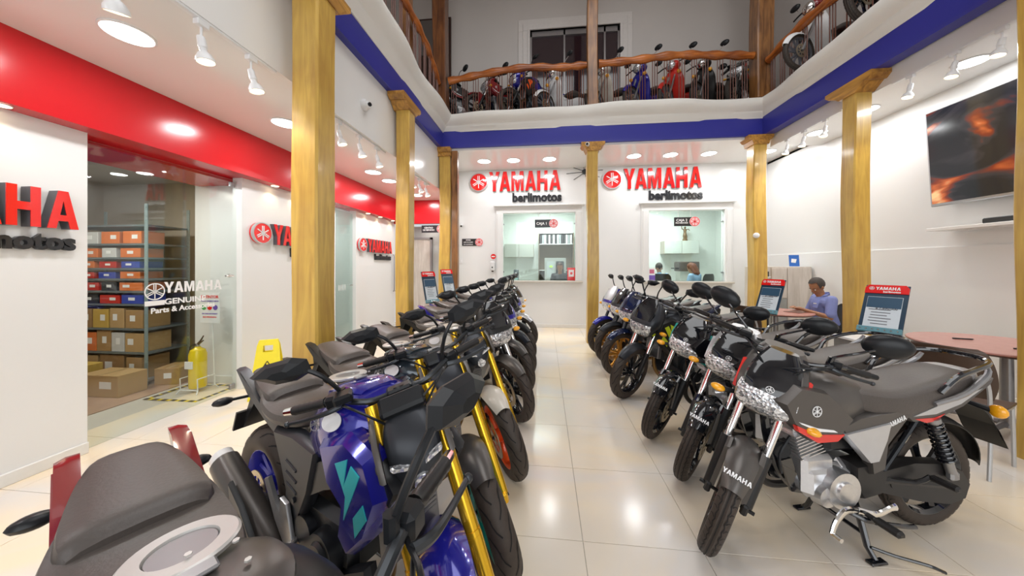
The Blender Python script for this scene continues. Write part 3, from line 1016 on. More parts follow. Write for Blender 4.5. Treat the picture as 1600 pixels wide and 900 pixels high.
        P_('centre_stand', K + '_cstand', lambda mb: ([(mb.tube([(-.12, s * .07, .25), (-.10, s * .14, .05), (-.10, s * .17, .012)], [.015, .014, .012], 8), mb.box((-.10, s * .175, .007), (.09, .035, .014), bev=.004)) for s in (-1, 1)], mb.tube([(-.105, -.12, .10), (-.105, .12, .10)], .010, 8), mb.tube([(-.10, .155, .06), (-.17, .20, .05), (-.26, .26, .05), (-.31, .285, .035)], .007, 6, 3)), GLOBLK, root)
        P_('side_stand', K + '_sstand', lambda mb: (mb.tube([(.02, .07, .24), (-.04, .17, .215), (-.22, .19, .18), (-.30, .19, .17)], [.013, .012, .011, .011], 8, 2),), GLOBLK, root)
        P_('fuel_hose', K + '_hose', lambda mb: mb.tube([(.28, .09, .60), (.35, .10, .52), (.33, .09, .42)], .007, 6, 3), PLASB, root)
        return root

    # ---- naked / street
    TT = Matrix.Translation((.06, 0, -.015))
    def tankf(mb):
        mb.loft([se(-.155, .80, .66, .07, 2.6), se(-.09, .875, .64, .115, 2.7), se(.02, .955, .66, .155, 2.7), se(.12, .985, .70, .175, 2.7), se(.22, .975, .74, .17, 2.5), se(.30, .94, .78, .125, 2.4), se(.325, .91, .80, .09, 2.4)], 5)
    tk = P_('fuel_tank', 'nk_tank', tankf, g('tank', body), root)
    P_('fuel_cap', 'nk_cap', lambda mb: (mb.lathe([(.044, .985), (.072, .985), (.074, .992), (.070, .9955), (.046, .9955)], 36, Matrix.Translation((.085, 0, -.002)) @ Matrix.Rotation(-.10, 4, 'Y'), closed=True),
        [mb.tube([(.085 + .059 * math.cos(a), .059 * math.sin(a), .985 + .01), (.085 + .059 * math.cos(a), .059 * math.sin(a), .998)], .005, 6) for a in [k * PI / 3 for k in range(6)]]), CAPR if nk else STEEL, tk)
    P_('cap_lid', 'nk_lid', lambda mb: (mb.lathe([(0, .992), (.043, .992), (.045, .988)], 28, Matrix.Translation((.085, 0, -.002)) @ Matrix.Rotation(-.10, 4, 'Y')), mb.box((.075, 0, .994), (.028, .05, .008), bev=.003)), STEEL, tk)
    if nk:
        P_('tank_cover', 'nk_tcov', lambda mb: mb.loft([se(-.01, .962, .90, .085, 3), se(.06, .984, .92, .105, 3.2), se(.14, .993, .93, .108, 3.2), se(.20, .988, .93, .085, 3)], 4), g('cover', GREYM), root)
    for s in (-1, 1):
        def emb(mb, s=s):
            f = forks_mb(.026, .002)
            mb.add(f.v, f.f, frame((.055, s * .166, .868), (-s, .14, 0), (0, -s * .35, 1)))
        P_('emblem', f'nk_emb{s}', emb, g('emblem', STEEL), root)
        P_('tank_shroud', f'nk_shr{s}', lambda mb, s=s: (mb.plate([(.12, .84), (.28, .90), (.40, .86), (.46, .74), (.40, .60), (.30, .50), (.25, .54), (.27, .66), (.17, .72)], s * .13, s * .20, .03)), g('shroud', body), root)
        P_('shroud_graphic', f'nk_gra{s}', lambda mb, s=s: (mb.plate([(.24, .80), (.31, .835), (.29, .74), (.33, .82), (.375, .80), (.32, .69), (.29, .63), (.30, .71)], s * .18, s * .2025, .003), mb.plate([(.34, .66), (.39, .72), (.41, .68), (.35, .60)], s * .18, s * .2025, .002)), acc, root)
        P_('air_scoop', f'nk_scoop{s}', lambda mb, s=s: mb.plate([(.33, .86), (.43, .83), (.50, .76), (.47, .70), (.42, .76), (.35, .80)], s * .11, s * .165, .015), g('scoop', PLASB), root)
        P_('side_panel', f'nk_side{s}', lambda mb, s=s: (mb.plate([(.02, .74), (-.16, .76), (-.34, .74), (-.26, .60), (-.20, .47), (-.10, .44), (-.04, .55)], s * .10, s * .150, .02), [mb.box((-.165, s * .15, .63 - i * .045), (.09, .010, .014), bev=.004, rot=Matrix.Rotation(.25, 4, 'Y')) for i in range(3)], mb.tube([(-.14, s * .14, .50), (-.14, s * .158, .50)], .012, 10)), g('side', CHARC), root)
        P_('frame_beam', f'nk_beam{s}', lambda mb, s=s: mb.plate([(.36, .84), (.30, .70), (.05, .60), (-.12, .50), (-.18, .33), (-.27, .33), (-.25, .52), (-.10, .64), (.08, .73), (.28, .82)], s * .095, s * .135, .012), g('frame', CHARC), root)
        P_('tail_panel', f'nk_tail{s}', lambda mb, s=s: mb.plate([(-.24, .74), (-.42, .76), (-.62, .84), (-.80, .925), (-.86, .93), (-.72, .83), (-.52, .745), (-.36, .69), (-.28, .70)], s * .085, s * .128, .012), g('tail', body), root, TT)
        P_('tail_accent', f'nk_tacc{s}', lambda mb, s=s: mb.plate([(-.44, .765), (-.62, .842), (-.80, .918), (-.70, .85), (-.52, .77)], s * .11, s * .131, .003), g('tailaccent', g('tail', body)), root, TT)
        P_('heel_plate', f'nk_heel{s}', lambda mb, s=s: (mb.plate([(-.20, .46), (-.14, .30), (-.20, .27), (-.30, .36), (-.40, .50), (-.36, .52), (-.29, .43), (-.25, .40), (-.25, .47)], s * .14, s * .155, .004), mb.tube([(-.19, s * .15, .29), (-.19, s * .24, .29)], .013, 8)), ALU, root)
        sg = P_('turn_signal', f'nk_rsig{s}', lambda mb, s=s: mb.ball((-.86, s * .16, .74), .05, 12, sc=(.55, .9, .42)), g('rsignal', PLASB), root)
        P_('signal_stalk', f'nk_rst{s}', lambda mb, s=s: mb.tube([(-.84, 0, .735), (-.855, s * .12, .74)], .008, 8), PLASB, sg)
    P_('seat', 'nk_seat', lambda mb: mb.loft([se(-.06, .90, .82, .06, 3), se(-.12, .875, .77, .105, 3), se(-.20, .835, .75, .135, 3.2), se(-.32, .82, .745, .155, 3.2), se(-.44, .835, .76, .15, 3.2), se(-.50, .865, .79, .13, 3), se(-.52, .865, .80, .11, 3)], 5), g('seat', SEATM), root)
    P_('pillion_seat', 'nk_pill', lambda mb: mb.loft([se(-.475, .86, .79, .115, 3), se(-.51, .885, .80, .128, 3.2), se(-.60, .898, .81, .122, 3.2), se(-.72, .912, .84, .10, 3.2), se(-.80, .92, .86, .075, 3), se(-.82, .915, .87, .06, 3)], 4), g('seat', SEATM), root, TT)
    P_('tail_lamp', 'nk_tl', lambda mb: mb.loft([se(-.80, .925, .87, .06, 3), se(-.87, .93, .885, .045, 3), se(-.885, .92, .895, .03, 3)], 2), REDLENS, root, Matrix.Translation((.07, 0, -.07)))
    P_('rear_mudguard', 'nk_rfend', lambda mb: (mb.plate([(-.56, .80), (-.80, .87), (-.84, .84), (-.82, .74), (-.93, .56), (-.915, .55), (-.79, .70), (-.74, .78), (-.58, .74)], -.055, .055, .0), mb.box((-.90, 0, .60), (.012, .20, .12), rot=Matrix.Rotation(.45, 4, 'Y'))), PLASB, root)
    P_('engine', 'nk_eng', lambda mb: (mb.box((.02, 0, .40), (.34, .22, .20), bev=.03), mb.box((-.10, 0, .36), (.18, .20, .20), bev=.03), mb.box((.17, 0, .55), (.15, .15, .22), bev=.02, rot=Matrix.Rotation(.35, 4, 'Y')),
        [mb.tube([(.05, s * .08, .36), (.05, s * .155, .36)], [.092, .082], 24) for s in (-1, 1)], [mb.tube([(.05, s * .15, .36), (.05, s * .168, .36)], [.06, .05], 24) for s in (-1, 1)], mb.tube([(-.10, -.08, .38), (-.10, -.14, .38)], [.07, .06], 20)), g('engine', DSTEEL), root)
    P_('radiator', 'nk_rad', lambda mb: (mb.box((.37, 0, .56), (.04, .24, .22), bev=.006, rot=Matrix.Rotation(-.15, 4, 'Y')), [mb.box((.392 + .0 * i, 0, .47 + i * .015), (.008, .21, .004)) for i in range(13)]), STEEL, root)
    P_('belly_cover', 'nk_belly', lambda mb: [mb.plate([(.30, .42), (.33, .30), (.14, .20), (-.02, .20), (.10, .30)], s * .09, s * .13, .02) for s in (-1, 1)], g('belly', CHARC), root)
    P_('exhaust_pipe', 'nk_pipe', lambda mb: mb.tube([(.22, -.03, .56), (.33, -.05, .46), (.31, -.07, .28), (.18, -.09, .18), (-.10, -.13, .19), (-.26, -.16, .26)], .021, 10, 4), BRONZE, root)
    mf = P_('muffler', 'nk_muf', lambda mb: mb.tube([(-.24, -.165, .25), (-.32, -.175, .29), (-.52, -.19, .40), (-.70, -.20, .50), (-.715, -.20, .508)], [.028, .058, .062, .056, .040], 16, flat=1.1), g('muffler', GREYM), root)
    P_('muffler_tip', 'nk_muft', lambda mb: mb.tube([(-.70, -.20, .50), (-.735, -.203, .52), (-.74, -.203, .522)], [.046, .046, .036], 16, flat=1.1), SIGNWH if nk else STEEL, mf)
    P_('heat_shield', 'nk_shield', lambda mb: mb.plate([(-.28, .33), (-.40, .43), (-.52, .49), (-.50, .42), (-.34, .28)], -.225, -.245, .008), PLASB, mf)
    P_('swingarm', 'nk_swing', lambda mb: [mb.tube([(-.20, s * .09, .38), (-.45, s * .115, .35), (xr + .01, s * .115, R)], [.032, .026, .020], 8, flat=1.4) for s in (-1, 1)] + [mb.tube([(xr, -.14, R), (xr, .14, R)], .013, 8), mb.box((-.34, 0, .37), (.06, .2, .05), bev=.01)], g('swing', DSTEEL), root)
    P_('shock_absorber', 'nk_shock', lambda mb: (mb.tube([(-.24, 0, .70), (-.34, 0, .42)], .018, 10), spring(mb, (-.25, 0, .68), (-.33, 0, .46), .034, 7, .008)), g('spring', DSTEEL), root)
    P_('chain', 'nk_chain', lambda mb: (mb.box((-.42, .085, .375), (.46, .012, .014), rot=Matrix.Rotation(-.02, 4, 'Y')), mb.box((-.42, .085, .285), (.46, .012, .014), rot=Matrix.Rotation(.10, 4, 'Y')), mb.lathe([(.03, -.003), (.085, -.003), (.085, .003), (.03, .003)], 28, Matrix.Translation((xr, .085, R)) @ RY, closed=True)), STEEL, root)
    P_('footrest', 'nk_peg', lambda mb: [(mb.box((-.13, s * .21, .32), (.04, .10, .022), bev=.006), mb.tube([(-.15, s * .13, .33), (-.13, s * .18, .32)], .01, 8)) for s in (-1, 1)], STEEL, root)
    P_('side_stand', 'nk_stand', lambda mb: (mb.tube([(-.05, .12, .26), (-.08, .22, .02)], [.015, .012], 8), mb.box((-.08, .235, .008), (.10, .05, .014), bev=.004)), GLOBLK, root)
    # front: lamp unit, instruments
    if nk:
        P_('headlamp_cowl', 'nk_mask', lambda mb: mb.loft([sz_(.745, .53, .44, .040, 2.4), sz_(.78, .555, .43, .065, 2.6), sz_(.83, .56, .41, .082, 2.8), sz_(.88, .54, .39, .088, 3), sz_(.92, .51, .38, .085, 3), sz_(.955, .47, .37, .07, 3), sz_(.97, .45, .38, .055, 3)], 3), g('cowl', CHARC), root, S)
        P_('headlamp', 'nk_lamp', lambda mb: (mb.tube([(.54, 0, .795), (.570, 0, .793)], [.030, .028], 18), [mb.plate([(s * .02, .845), (s * .075, .865), (s * .08, .876), (s * .02, .856)], .54, .563, axis='x') for s in (-1, 1)]), LENS, root, S)
        P_('instrument_cluster', 'nk_dash', lambda mb: mb.box((.42, 0, .995), (.035, .15, .075), bev=.010, rot=Matrix.Rotation(-1.1, 4, 'Y')), PLASB, root, S)
        P_('lamp_bracket', 'nk_br', lambda mb: [(mb.plate([(.40, .97), (.50, .93), (.56, .84), (.50, .80), (.42, .86)], s * .10, s * .118, .008), mb.tube([(.45, s * .115, .93), (.45, s * .123, .93)], .012, 10), mb.tube([(.51, s * .115, .86), (.51, s * .123, .86)], .012, 10)) for s in (-1, 1)], g('scoop', GREYM), root, S)
        if g('tagm'):
            P_('paper_tag', 'nk_tag', lambda mb: mb.lathe([(0, 0), (.050, 0), (.050, .002), (0, .002)], 24, frame((.17, -.172, .905), (1, 0, 0), (0, .6, .8)) @ Matrix.Diagonal((1, .62, 1, 1))), SIGNWH, root)
    else:
        P_('headlamp_cowl', 'st_mask', lambda mb: mb.loft([sz_(.69, .57, .45, .05, 2.4), sz_(.73, .62, .43, .10, 2.8), sz_(.82, .64, .40, .155, 3), sz_(.90, .62, .38, .165, 3), sz_(.98, .56, .37, .145, 3), sz_(1.04, .50, .37, .11, 3), sz_(1.07, .47, .40, .08, 3)], 3), g('cowl', body), root, S)
        P_('headlamp', 'st_lamp', lambda mb: mb.loft([sz_(.705, .59, .54, .055, 2.4), sz_(.74, .637, .55, .092, 2.6), sz_(.80, .656, .56, .118, 2.8), sz_(.855, .650, .55, .125, 2.8)], 3), LENS, root, S)
        P_('windscreen', 'st_ws', lambda mb: mb.loft([sz_(.90, .63, .57, .10, 3), sz_(.98, .575, .53, .11, 3), sz_(1.06, .515, .48, .09, 3), sz_(1.11, .47, .44, .06, 3)], 3), g('screen', GLOBLK), root, S)
        P_('instrument_cluster', 'st_dash', lambda mb: mb.box((.42, 0, 1.035), (.07, .19, .07), bev=.012, rot=Matrix.Rotation(-.6, 4, 'Y')), PLASB, root, S)
        for s in (-1, 1):
            sg = P_('turn_signal', f'st_sig{s}', lambda mb, s=s: mb.ball((.55, s * .22, .80), .045, 12, sc=(.62, .85, .48)), AMBER, root, S)
            P_('signal_stalk', f'st_st{s}', lambda mb, s=s: mb.tube([(.53, s * .10, .80), (.545, s * .19, .80)], .011, 8), PLASB, sg)
    return root

# ================================================================== SETTING
XL, XR, YR = -3.53, 4.85, 7.4            # left wall, right wall, rear wall
AX0, AX1, AY = -2.05, 3.90, 6.05         # atrium edge: left, right, rear
def struct(name, mb, m, **k):
    o = mb.build(name, m, **k)
    o['kind'] = 'structure'
    return o
def B(x0, x1, y0, y1, z0, z1, mb=None, bev=0):
    mb = mb or MB()
    mb.box(((x0 + x1) / 2, (y0 + y1) / 2, (z0 + z1) / 2), (abs(x1 - x0), abs(y1 - y0), abs(z1 - z0)), bev=bev)
    return mb

# floor of large tiles
fl = B(-4.4, 5.2, -3, 7.7, -.06, -.006)
floor = struct('floor', fl, GROUT)
tile_me = MB().box((0, 0, -.006), (.597, .597, .012), bev=.0012).mesh('tile', 0)
for i in range(-7, 8):
    for j in range(-2, 12):
        x, y = .2 + .3 + i * .6, 1.08 + .3 + (j - 1) * .6
        put('tile', tile_me, FLOOR, floor, loc=(x, y, random.uniform(-.0003, .0003)))
B_ = struct('floor.001', B(-7.2, -4.42, .5, 5.5, -.05, -.004), BROWNFL)

# left wall: three solid stretches with glass between them
struct('wall_left', B(XL - .12, XL, -3, 2.08, 0, 2.48), WHITE)
struct('wall_left.001', B(XL - .12, XL, 3.33, 4.98, 0, 2.48), WHITE)
struct('wall_left.002', B(XL - .12, XL, 5.56, 7.1, 0, 2.48), WHITE)
struct('wall_left_upper', B(-3.70, -3.38, -3, 7.1, 2.48, 3.02), RED)
struct('wall_left_header', B(-4.3, -3.70, 2.0, 3.6, 2.44, 3.02), RED)
for n, (a, b) in enumerate(((-3, 2.08), (3.33, 4.98), (5.56, 7.1))):
    struct('baseboard_left' + ('.%03d' % n if n else ''), B(XL, XL + .018, a, b, 0, .085, bev=.004), BASEB)
# storage room behind the glass
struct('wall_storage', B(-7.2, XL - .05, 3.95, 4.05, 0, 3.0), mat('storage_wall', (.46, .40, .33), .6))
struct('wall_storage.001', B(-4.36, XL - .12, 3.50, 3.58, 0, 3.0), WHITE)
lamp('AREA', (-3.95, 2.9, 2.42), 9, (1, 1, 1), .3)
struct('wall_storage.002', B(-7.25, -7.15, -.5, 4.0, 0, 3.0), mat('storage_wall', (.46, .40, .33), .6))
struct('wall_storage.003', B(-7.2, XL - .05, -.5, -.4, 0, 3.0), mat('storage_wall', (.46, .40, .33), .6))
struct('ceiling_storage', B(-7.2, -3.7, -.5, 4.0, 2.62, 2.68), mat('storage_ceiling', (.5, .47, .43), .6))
struct('baseboard_storage', B(-4.36, XL - .12, 3.485, 3.50, 0, .085), BASEB)
# corridor behind the second glass door
struct('wall_corridor', B(-5.6, XL - .12, 5.60, 5.68, 0, 3.0), WHITE)
struct('wall_corridor.001', B(-5.6, XL - .12, 4.86, 4.94, 0, 3.0), WHITE)
struct('wall_corridor.002', B(-5.7, -5.6, 4.9, 5.7, 0, 3.0), WHITE)
struct('ceiling_corridor', B(-5.6, -3.7, 4.9, 5.65, 2.6, 2.65), WHITE)
struct('floor.002', B(-5.6, -4.4, 4.9, 5.7, -.05, -.002), FLOOR)
# rear wall of the left aisle (lower ceiling): red header, grey opening
struct('wall_rear_left', B(XL - .12, -2.24, 7.06, 7.16, 2.43, 3.02), RED)
struct('wall_rear_left.001', B(XL - .12, -2.24, 7.62, 7.72, 0, 2.43), mat('grey_recess', (.46, .46, .44), .5))
struct('wall_rear_return', B(-2.24, -2.14, 7.06, YR + .05, 0, 3.9), WHITE)
# ceilings
struct('ceiling', B(XL - .2, AX0 - .03, -3, 7.1, 2.97, 3.03), CEIL)
struct('ceiling.001', B(AX0 - .05, XR, AY, YR + .1, 3.72, 3.80), CEIL)
struct('ceiling.002', B(AX1 + .13, XR, -3, AY - .001, 3.58, 3.66), CEIL)
struct('ceiling_beam_left', B(AX0 - .05, AX0 - .03, -3, AY, 3.03, 3.78), CEIL)
struct('ceiling_beam_rear_left', B(XL, AX0 - .2, 7.17, 7.27, 3.03, 3.9), CEIL)
struct('ceiling_beam_side', B(AX0 - .05, AX0 - .03, AY, 7.1, 3.03, 3.78), CEIL)
struct('ceiling_beam_right', B(AX1 + .13, AX1 + .15, -3, AY, 3.66, 3.78), CEIL)
struct('ceiling_beam_rear_right', B(AX1 + .131, XR, AY, AY + .03, 3.58, 3.74), CEIL)
# rear wall with two cashier windows
W1, W2 = (-1.0, .725, 1.10, 2.69), (2.33, 3.98, 1.10, 2.69)
rear = [(-2.24, W1[0], 0, 3.9), (W1[0], W1[1], 0, W1[2]), (W1[0], W1[1], W1[3], 3.9), (W1[1], W2[0], 0, 3.9), (W2[0], W2[1], 0, W2[2]), (W2[0], W2[1], W2[3], 3.9), (W2[1], XR, 0, 3.9)]
mb = MB()
for x0, x1, z0, z1 in rear:
    B(x0, x1, YR, YR + .16, z0, z1, mb)
struct('wall_rear', mb, WHITE)
struct('wall_right', B(XR, XR + .12, -3, YR + .1, 0, 3.7), WHITE)
struct('wall_right_dado', B(XR - .02, XR + .01, -3, YR, 0, 1.68, bev=.004), WHITE)
struct('baseboard_rear', B(-2.14, XR, YR - .018, YR, 0, .085, bev=.004), BASEB)
struct('baseboard_right', B(XR - .04, XR - .02, -3, YR, 0, .085, bev=.004), BASEB)
# window surrounds: moulded frame, cornice head, stone sill, glass
for n, (x0, x1, z0, z1) in enumerate((W1, W2), 1):
    fr = MB()
    w = .15
    for a, b in ((x0 - w, x0 + .02), (x1 - .02, x1 + w)):
        B(a, b, YR - .03, YR + .01, z0, z1 + .001, fr, .006)
        B(a + .03, b - .03, YR - .045, YR + .01, z0, z1 + .001, fr, .006)
    B(x0 - w, x1 + w, YR - .03, YR + .01, z1, z1 + .16, fr, .006)
    win = struct('window_%d' % n, fr, WHITE)
    o = B(x0 - w - .05, x1 + w + .05, YR - .10, YR + .01, z1 + .15, z1 + .19, None, .01).build('window_cornice', WHITE, win)
    o = B(x0 - w, x1 + w, YR - .10, YR + .20, z0 - .045, z0, None, .008).build('window_sill', mat('stone_sill', (.62, .58, .52), .25, noise=.1, scale=30), win)
    B(x0, x1, YR + .08, YR + .09, z0, z1 + .02).build('glass_pane', GLASSG, win)
    for zz in (z0 + .2, z1 - .25):
        cl = MB()
        for xx in (x0 + .02, x1 - .02):
            cl.cyl((xx, YR + .06, zz), (xx, YR + .11, zz), .018, 12)
        cl.build('glass_clamp', STEEL, win)
# offices behind the windows
OFF = mat('office_wall', (.76, .80, .77), .5)
struct('wall_office', B(-2.2, XR + .2, 9.7, 9.8, 0, 3.4), OFF)
struct('wall_office.001', B(1.35, 1.45, YR + .16, 9.7, 0, 3.4), OFF)
struct('wall_office.002', B(-2.3, -2.2, YR + .16, 9.8, 0, 3.4), OFF)
struct('wall_office.003', B(XR + .1, XR + .2, YR + .16, 9.8, 0, 3.4), OFF)
struct('ceiling_office', B(-2.3, XR + .2, YR + .16, 9.8, 3.2, 3.3), CEIL)
struct('floor.003', B(-2.3, XR + .2, YR + .16, 9.8, .2, .25), FLOOR)

# ---------------------------------------------------------------- gallery edge: blue band and plaster cornice
def run(pts_fn, prof, n):
    """sweep a profile [(out, z)] along a path; pts_fn(t)->(x,y,outx,outy,wave,z shift)"""
    rows = []
    for i in range(n + 1):
        x, y, ox, oy, wv, dz = pts_fn(i / n)
        rows.append([(x + ox * (d * wv), y + oy * (d * wv), z + dz * max(0, min(1, (z - 4.10) / .2))) for d, z in prof])
    return rows
blue_prof = [(-.10, 3.76), (.05, 3.76), (.06, 3.80), (.06, 4.08), (-.10, 4.08), (-.10, 3.76)]
corn_prof = [(-.10, 4.06), (.065, 4.06), (.075, 4.10), (.12, 4.14), (.125, 4.19), (.17, 4.22), (.22, 4.27), (.25, 4.33), (.24, 4.39), (.17, 4.425), (-.10, 4.43)]
def wave(s):
    return 1 + .16 * math.sin(s * 2.3 + .6) + .08 * math.sin(s * 5.1)
def path_left(t):
    y = -1 + t * (AY + 1)
    return (AX0, y, 1, 0, wave(y), .03 * (1 - t) + .05 * math.sin(y * 2.0) * .5)
def path_rear(t):
    x = AX0 + t * (AX1 - AX0)
    return (x, AY, 0, -1, wave(x + 4), -.02 + .03 * math.sin(x * 1.1))
def path_right(t):
    y = -1 + t * (AY + 1)
    return (AX1, y, -1, 0, wave(y + 1.5) * .9, -.05 + .03 * math.sin(y * 2.2))
for nm, pf in (('left', path_left), ('rear', path_rear), ('right', path_right)):
    def flat(t, pf=pf):
        x, y, ox, oy, wv, dz = pf(t)
        return (x, y, ox, oy, 1, 0)
    rows = run(flat, blue_prof, 24)
    struct('trim_blue_band_' + nm, MB().strip(rows), BLUE, smooth=30)
    rows = run(pf, corn_prof, 60)
    struct('trim_cornice_' + nm, MB().strip(rows), PLASTER, smooth=50)
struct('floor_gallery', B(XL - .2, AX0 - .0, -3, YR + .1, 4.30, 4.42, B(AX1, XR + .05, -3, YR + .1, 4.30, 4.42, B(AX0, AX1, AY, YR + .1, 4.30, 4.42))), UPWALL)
# upper walls, doorway with moulded surround
D0, D1, DT = -.34, 1.71, 6.97
mb = MB()
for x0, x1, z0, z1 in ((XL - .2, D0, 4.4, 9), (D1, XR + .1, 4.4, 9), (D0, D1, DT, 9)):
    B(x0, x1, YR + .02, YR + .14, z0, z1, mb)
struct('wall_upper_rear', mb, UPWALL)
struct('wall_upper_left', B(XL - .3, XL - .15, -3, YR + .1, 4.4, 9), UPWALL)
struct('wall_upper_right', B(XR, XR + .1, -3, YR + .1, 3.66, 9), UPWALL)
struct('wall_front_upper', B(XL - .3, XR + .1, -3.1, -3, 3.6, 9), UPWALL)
fr = MB()
for k, (w, d) in enumerate(((.28, .03), (.17, .055), (.06, .08))):
    for a, b in ((D0 - w, D0), (D1, D1 + w)):
        B(a, b, YR - d + .02, YR + .03 + k * .001, 4.42, DT, fr, .005)
    B(D0 - w, D1 + w, YR - d + .02, YR + .0301 + k * .001, DT + .0005, DT + w, fr, .005)
door = struct('door_1', fr, SURR)
DKG = mat('dark_tinted_glass', (.030, .014, .020), .08, coat=.5)
B(D0, D1, YR + .06, YR + .075, 4.42, DT).build('glass_pane', DKG, door)
fm = MB()
for xx in (D0 + .02, D0 + .80, D0 + 1.72, D1 - .02):
    B(xx - .02, xx + .02, YR + .02, YR + .06, 4.42, DT, fm)
B(D0, D1, YR + .02, YR + .06, DT - .12, DT, fm)
B(D0, D1, YR + .02, YR + .06, 4.42, 4.48, fm)
fm.build('door_frame', mat('grey_aluminium', (.30, .28, .28), .35, metal=.6), door)
d2 = struct('door_2', B(-3.05, -2.25, YR - .03, YR + .01, 4.42, 7.45), mat('door_dark_brown', (.05, .022, .015), .4))
B(-3.0, -2.3, YR - .045, YR - .03, 6.55, 7.4).build('transom_panel', mat('grey_transom', (.17, .15, .14), .4), d2)
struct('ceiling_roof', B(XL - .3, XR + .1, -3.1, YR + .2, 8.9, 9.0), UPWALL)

# ---------------------------------------------------------------- timber posts
def post(x, y, z0, z1, w, m, label, group, cap=None, lean=0.0, phase=0):
    t = empty('wooden_post', (x, y, z0), 0, label, 'post', group)
    N = 14
    prof = []
    sh = MB()
    rr = []
    for i in range(N + 1):
        z = (z1 - z0) * i / N
        k = 1 + .018 * math.sin(i * .9 + phase) + (.05 if i == 0 else 0)
        dx, dy = lean * math.sin(i * .5 + phase), lean * .6 * math.sin(i * .7 + 1 + phase)
        h, b = w / 2 * k, w * .07
        ring = [(h - b, h), (h, h - b), (h, -h + b), (h - b, -h), (-h + b, -h), (-h, -h + b), (-h, h - b), (-h + b, h)]
        rr.append([(dx + px, dy + py, z) for px, py in ring])
    vs = [p for r in rr for p in r]
    fs = [(i * 8 + j, i * 8 + (j + 1) % 8, (i + 1) * 8 + (j + 1) % 8, (i + 1) * 8 + j) for i in range(N) for j in range(8)] + [tuple(range(8)), tuple(N * 8 + j for j in range(8))]
    sh.add(vs, fs).build('shaft', m, t)
    if cap:
        ax, L = cap
        h = z1 - z0
        L *= .80
        P = [(-L, h), (-L, h - .045), (-L * .82, h - .09), (-L * .72, h - .085), (-w * .58, h - .17), (w * .58, h - .17), (L * .72, h - .085), (L * .82, h - .09), (L, h - .045), (L, h)]
        c = MB()
        c.plate(P, -w * .58, w * .58, axis='y', M=None if ax == 'x' else Matrix.Rotation(PI / 2, 4, 'Z'))
        c.build('capital', WOODCAP, t, smooth=0)
    return t
G1 = 'timber posts carrying the gallery'
post(-1.865, 2.37, 0, 3.76, .225, WOOD, 'thickest honey-coloured square timber post beside the wet floor sign', G1, ('y', .36), .006, 1)
post(-1.955, 4.24, 0, 3.76, .195, WOOD, 'honey-coloured square timber post, second on the left side of the hall', G1, ('y', .36), .010, 2)
post(-1.955, 6.08, 0, 3.76, .22, WOOD, 'honey-coloured timber post at the left rear corner under the gallery', G1, ('y', .20), .014, 3)
post(-1.76, 6.06, 0, 3.70, .12, WOODMD, 'slim brown post standing tight against the left rear corner post', G1, None, .004, 4)
post(.90, AY + .02, 0, 3.76, .20, WOOD, 'honey-coloured timber post between the two cashier windows', G1, ('x', .27), .010, 5)
post(3.79, 6.06, 0, 3.76, .22, WOOD, 'honey-coloured timber post at the right rear corner by the cabinet', G1, ('x', .26), .012, 6)
post(3.92, 4.40, 0, 3.76, .19, WOOD, 'honey-coloured timber post just behind the seated man in the blue shirt', G1, ('y', .38), .008, 7)
post(3.68, 2.66, 0, 3.76, .24, WOOD, 'timber post cut off by the right edge of the picture', G1, ('y', .36), .006, 8)
G2 = 'timber posts standing on the gallery'
post(-2.06, 6.07, 4.42, 8.9, .26, WOODDK, 'dark brown gallery post at the left rear corner of the railing', G2, None, .010, 1)
post(-2.22, 4.85, 4.42, 8.9, .17, WOODMD, 'brown gallery post midway along the left railing', G2, None, .006, 2)
post(-2.22, 3.62, 4.42, 8.9, .17, WOODDK, 'dark gallery post at the near end of the left railing', G2, None, .006, 6)
post(.90, AY + .02, 4.42, 8.9, .19, WOODMD, 'speckled brown gallery post before the dark upstairs doorway', G2, None, .012, 3)
post(3.88, 6.07, 4.42, 8.9, .27, WOODMD, 'brown gallery post at the right rear corner of the railing', G2, None, .012, 4)

# ---------------------------------------------------------------- gallery railings
def railing(label, pts, m, zs, r=.055, gaps=.085, seed=1):
    rnd = random.Random(seed)
    t = empty('railing', (0, 0, 0), 0, label, 'railing', 'railings round the gallery')
    path = [(x, y, z) for (x, y), z in zip(pts, zs)]
    q = crm(path, 8)
    h = MB()
    h.tube(q, [r * (1 + .18 * math.sin(i * 1.3 + seed)) for i in range(len(q))], 10, flat=1.15)
    h.build('handrail', m, t, smooth=50)
    L = [0]
    for a, b in zip(q, q[1:]):
        L.append(L[-1] + (b - a).length)
    s = .06
    k = 0
    bm_ = MB().cyl((0, 0, 0), (0, 0, 1), .0075, 6).mesh('baluster')
    while s < L[-1] - .05:
        i = max(j for j in range(len(L)) if L[j] <= s)
        u = (s - L[i]) / (L[i + 1] - L[i])
        p = q[i].lerp(q[i + 1], u)
        o = put('baluster', bm_, BALU, t, loc=(p.x, p.y, 4.40))
        o.scale = (1, 1, p.z - 4.40 - r * .5)
        k += 1
        s += (.045 if k % 3 else .13) * rnd.uniform(.85, 1.15) if k % 9 else .16
    return t
railing('orange-brown wavy wooden railing along the rear gallery, left half', [(AX0 + .16, AY), (-1.2, AY), (-.4, AY - .02), (.3, AY), (.79, AY)], RAIL, [5.10, 5.20, 5.26, 5.235, 5.25], .06, seed=1)
railing('orange-brown wavy wooden railing along the rear gallery, right half', [(1.01, AY), (1.7, AY), (2.4, AY), (3.1, AY), (3.73, AY)], RAIL, [5.25, 5.28, 5.32, 5.27, 5.22], .062, seed=2)
railing('curved wooden railing along the right gallery with many thin balusters', [(AX1, 5.92), (AX1, 5.2), (AX1, 4.4), (AX1, 3.6), (AX1, 2.8)], RAILY, [5.05, 5.12, 5.08, 5.15, 5.1], .062, seed=3)
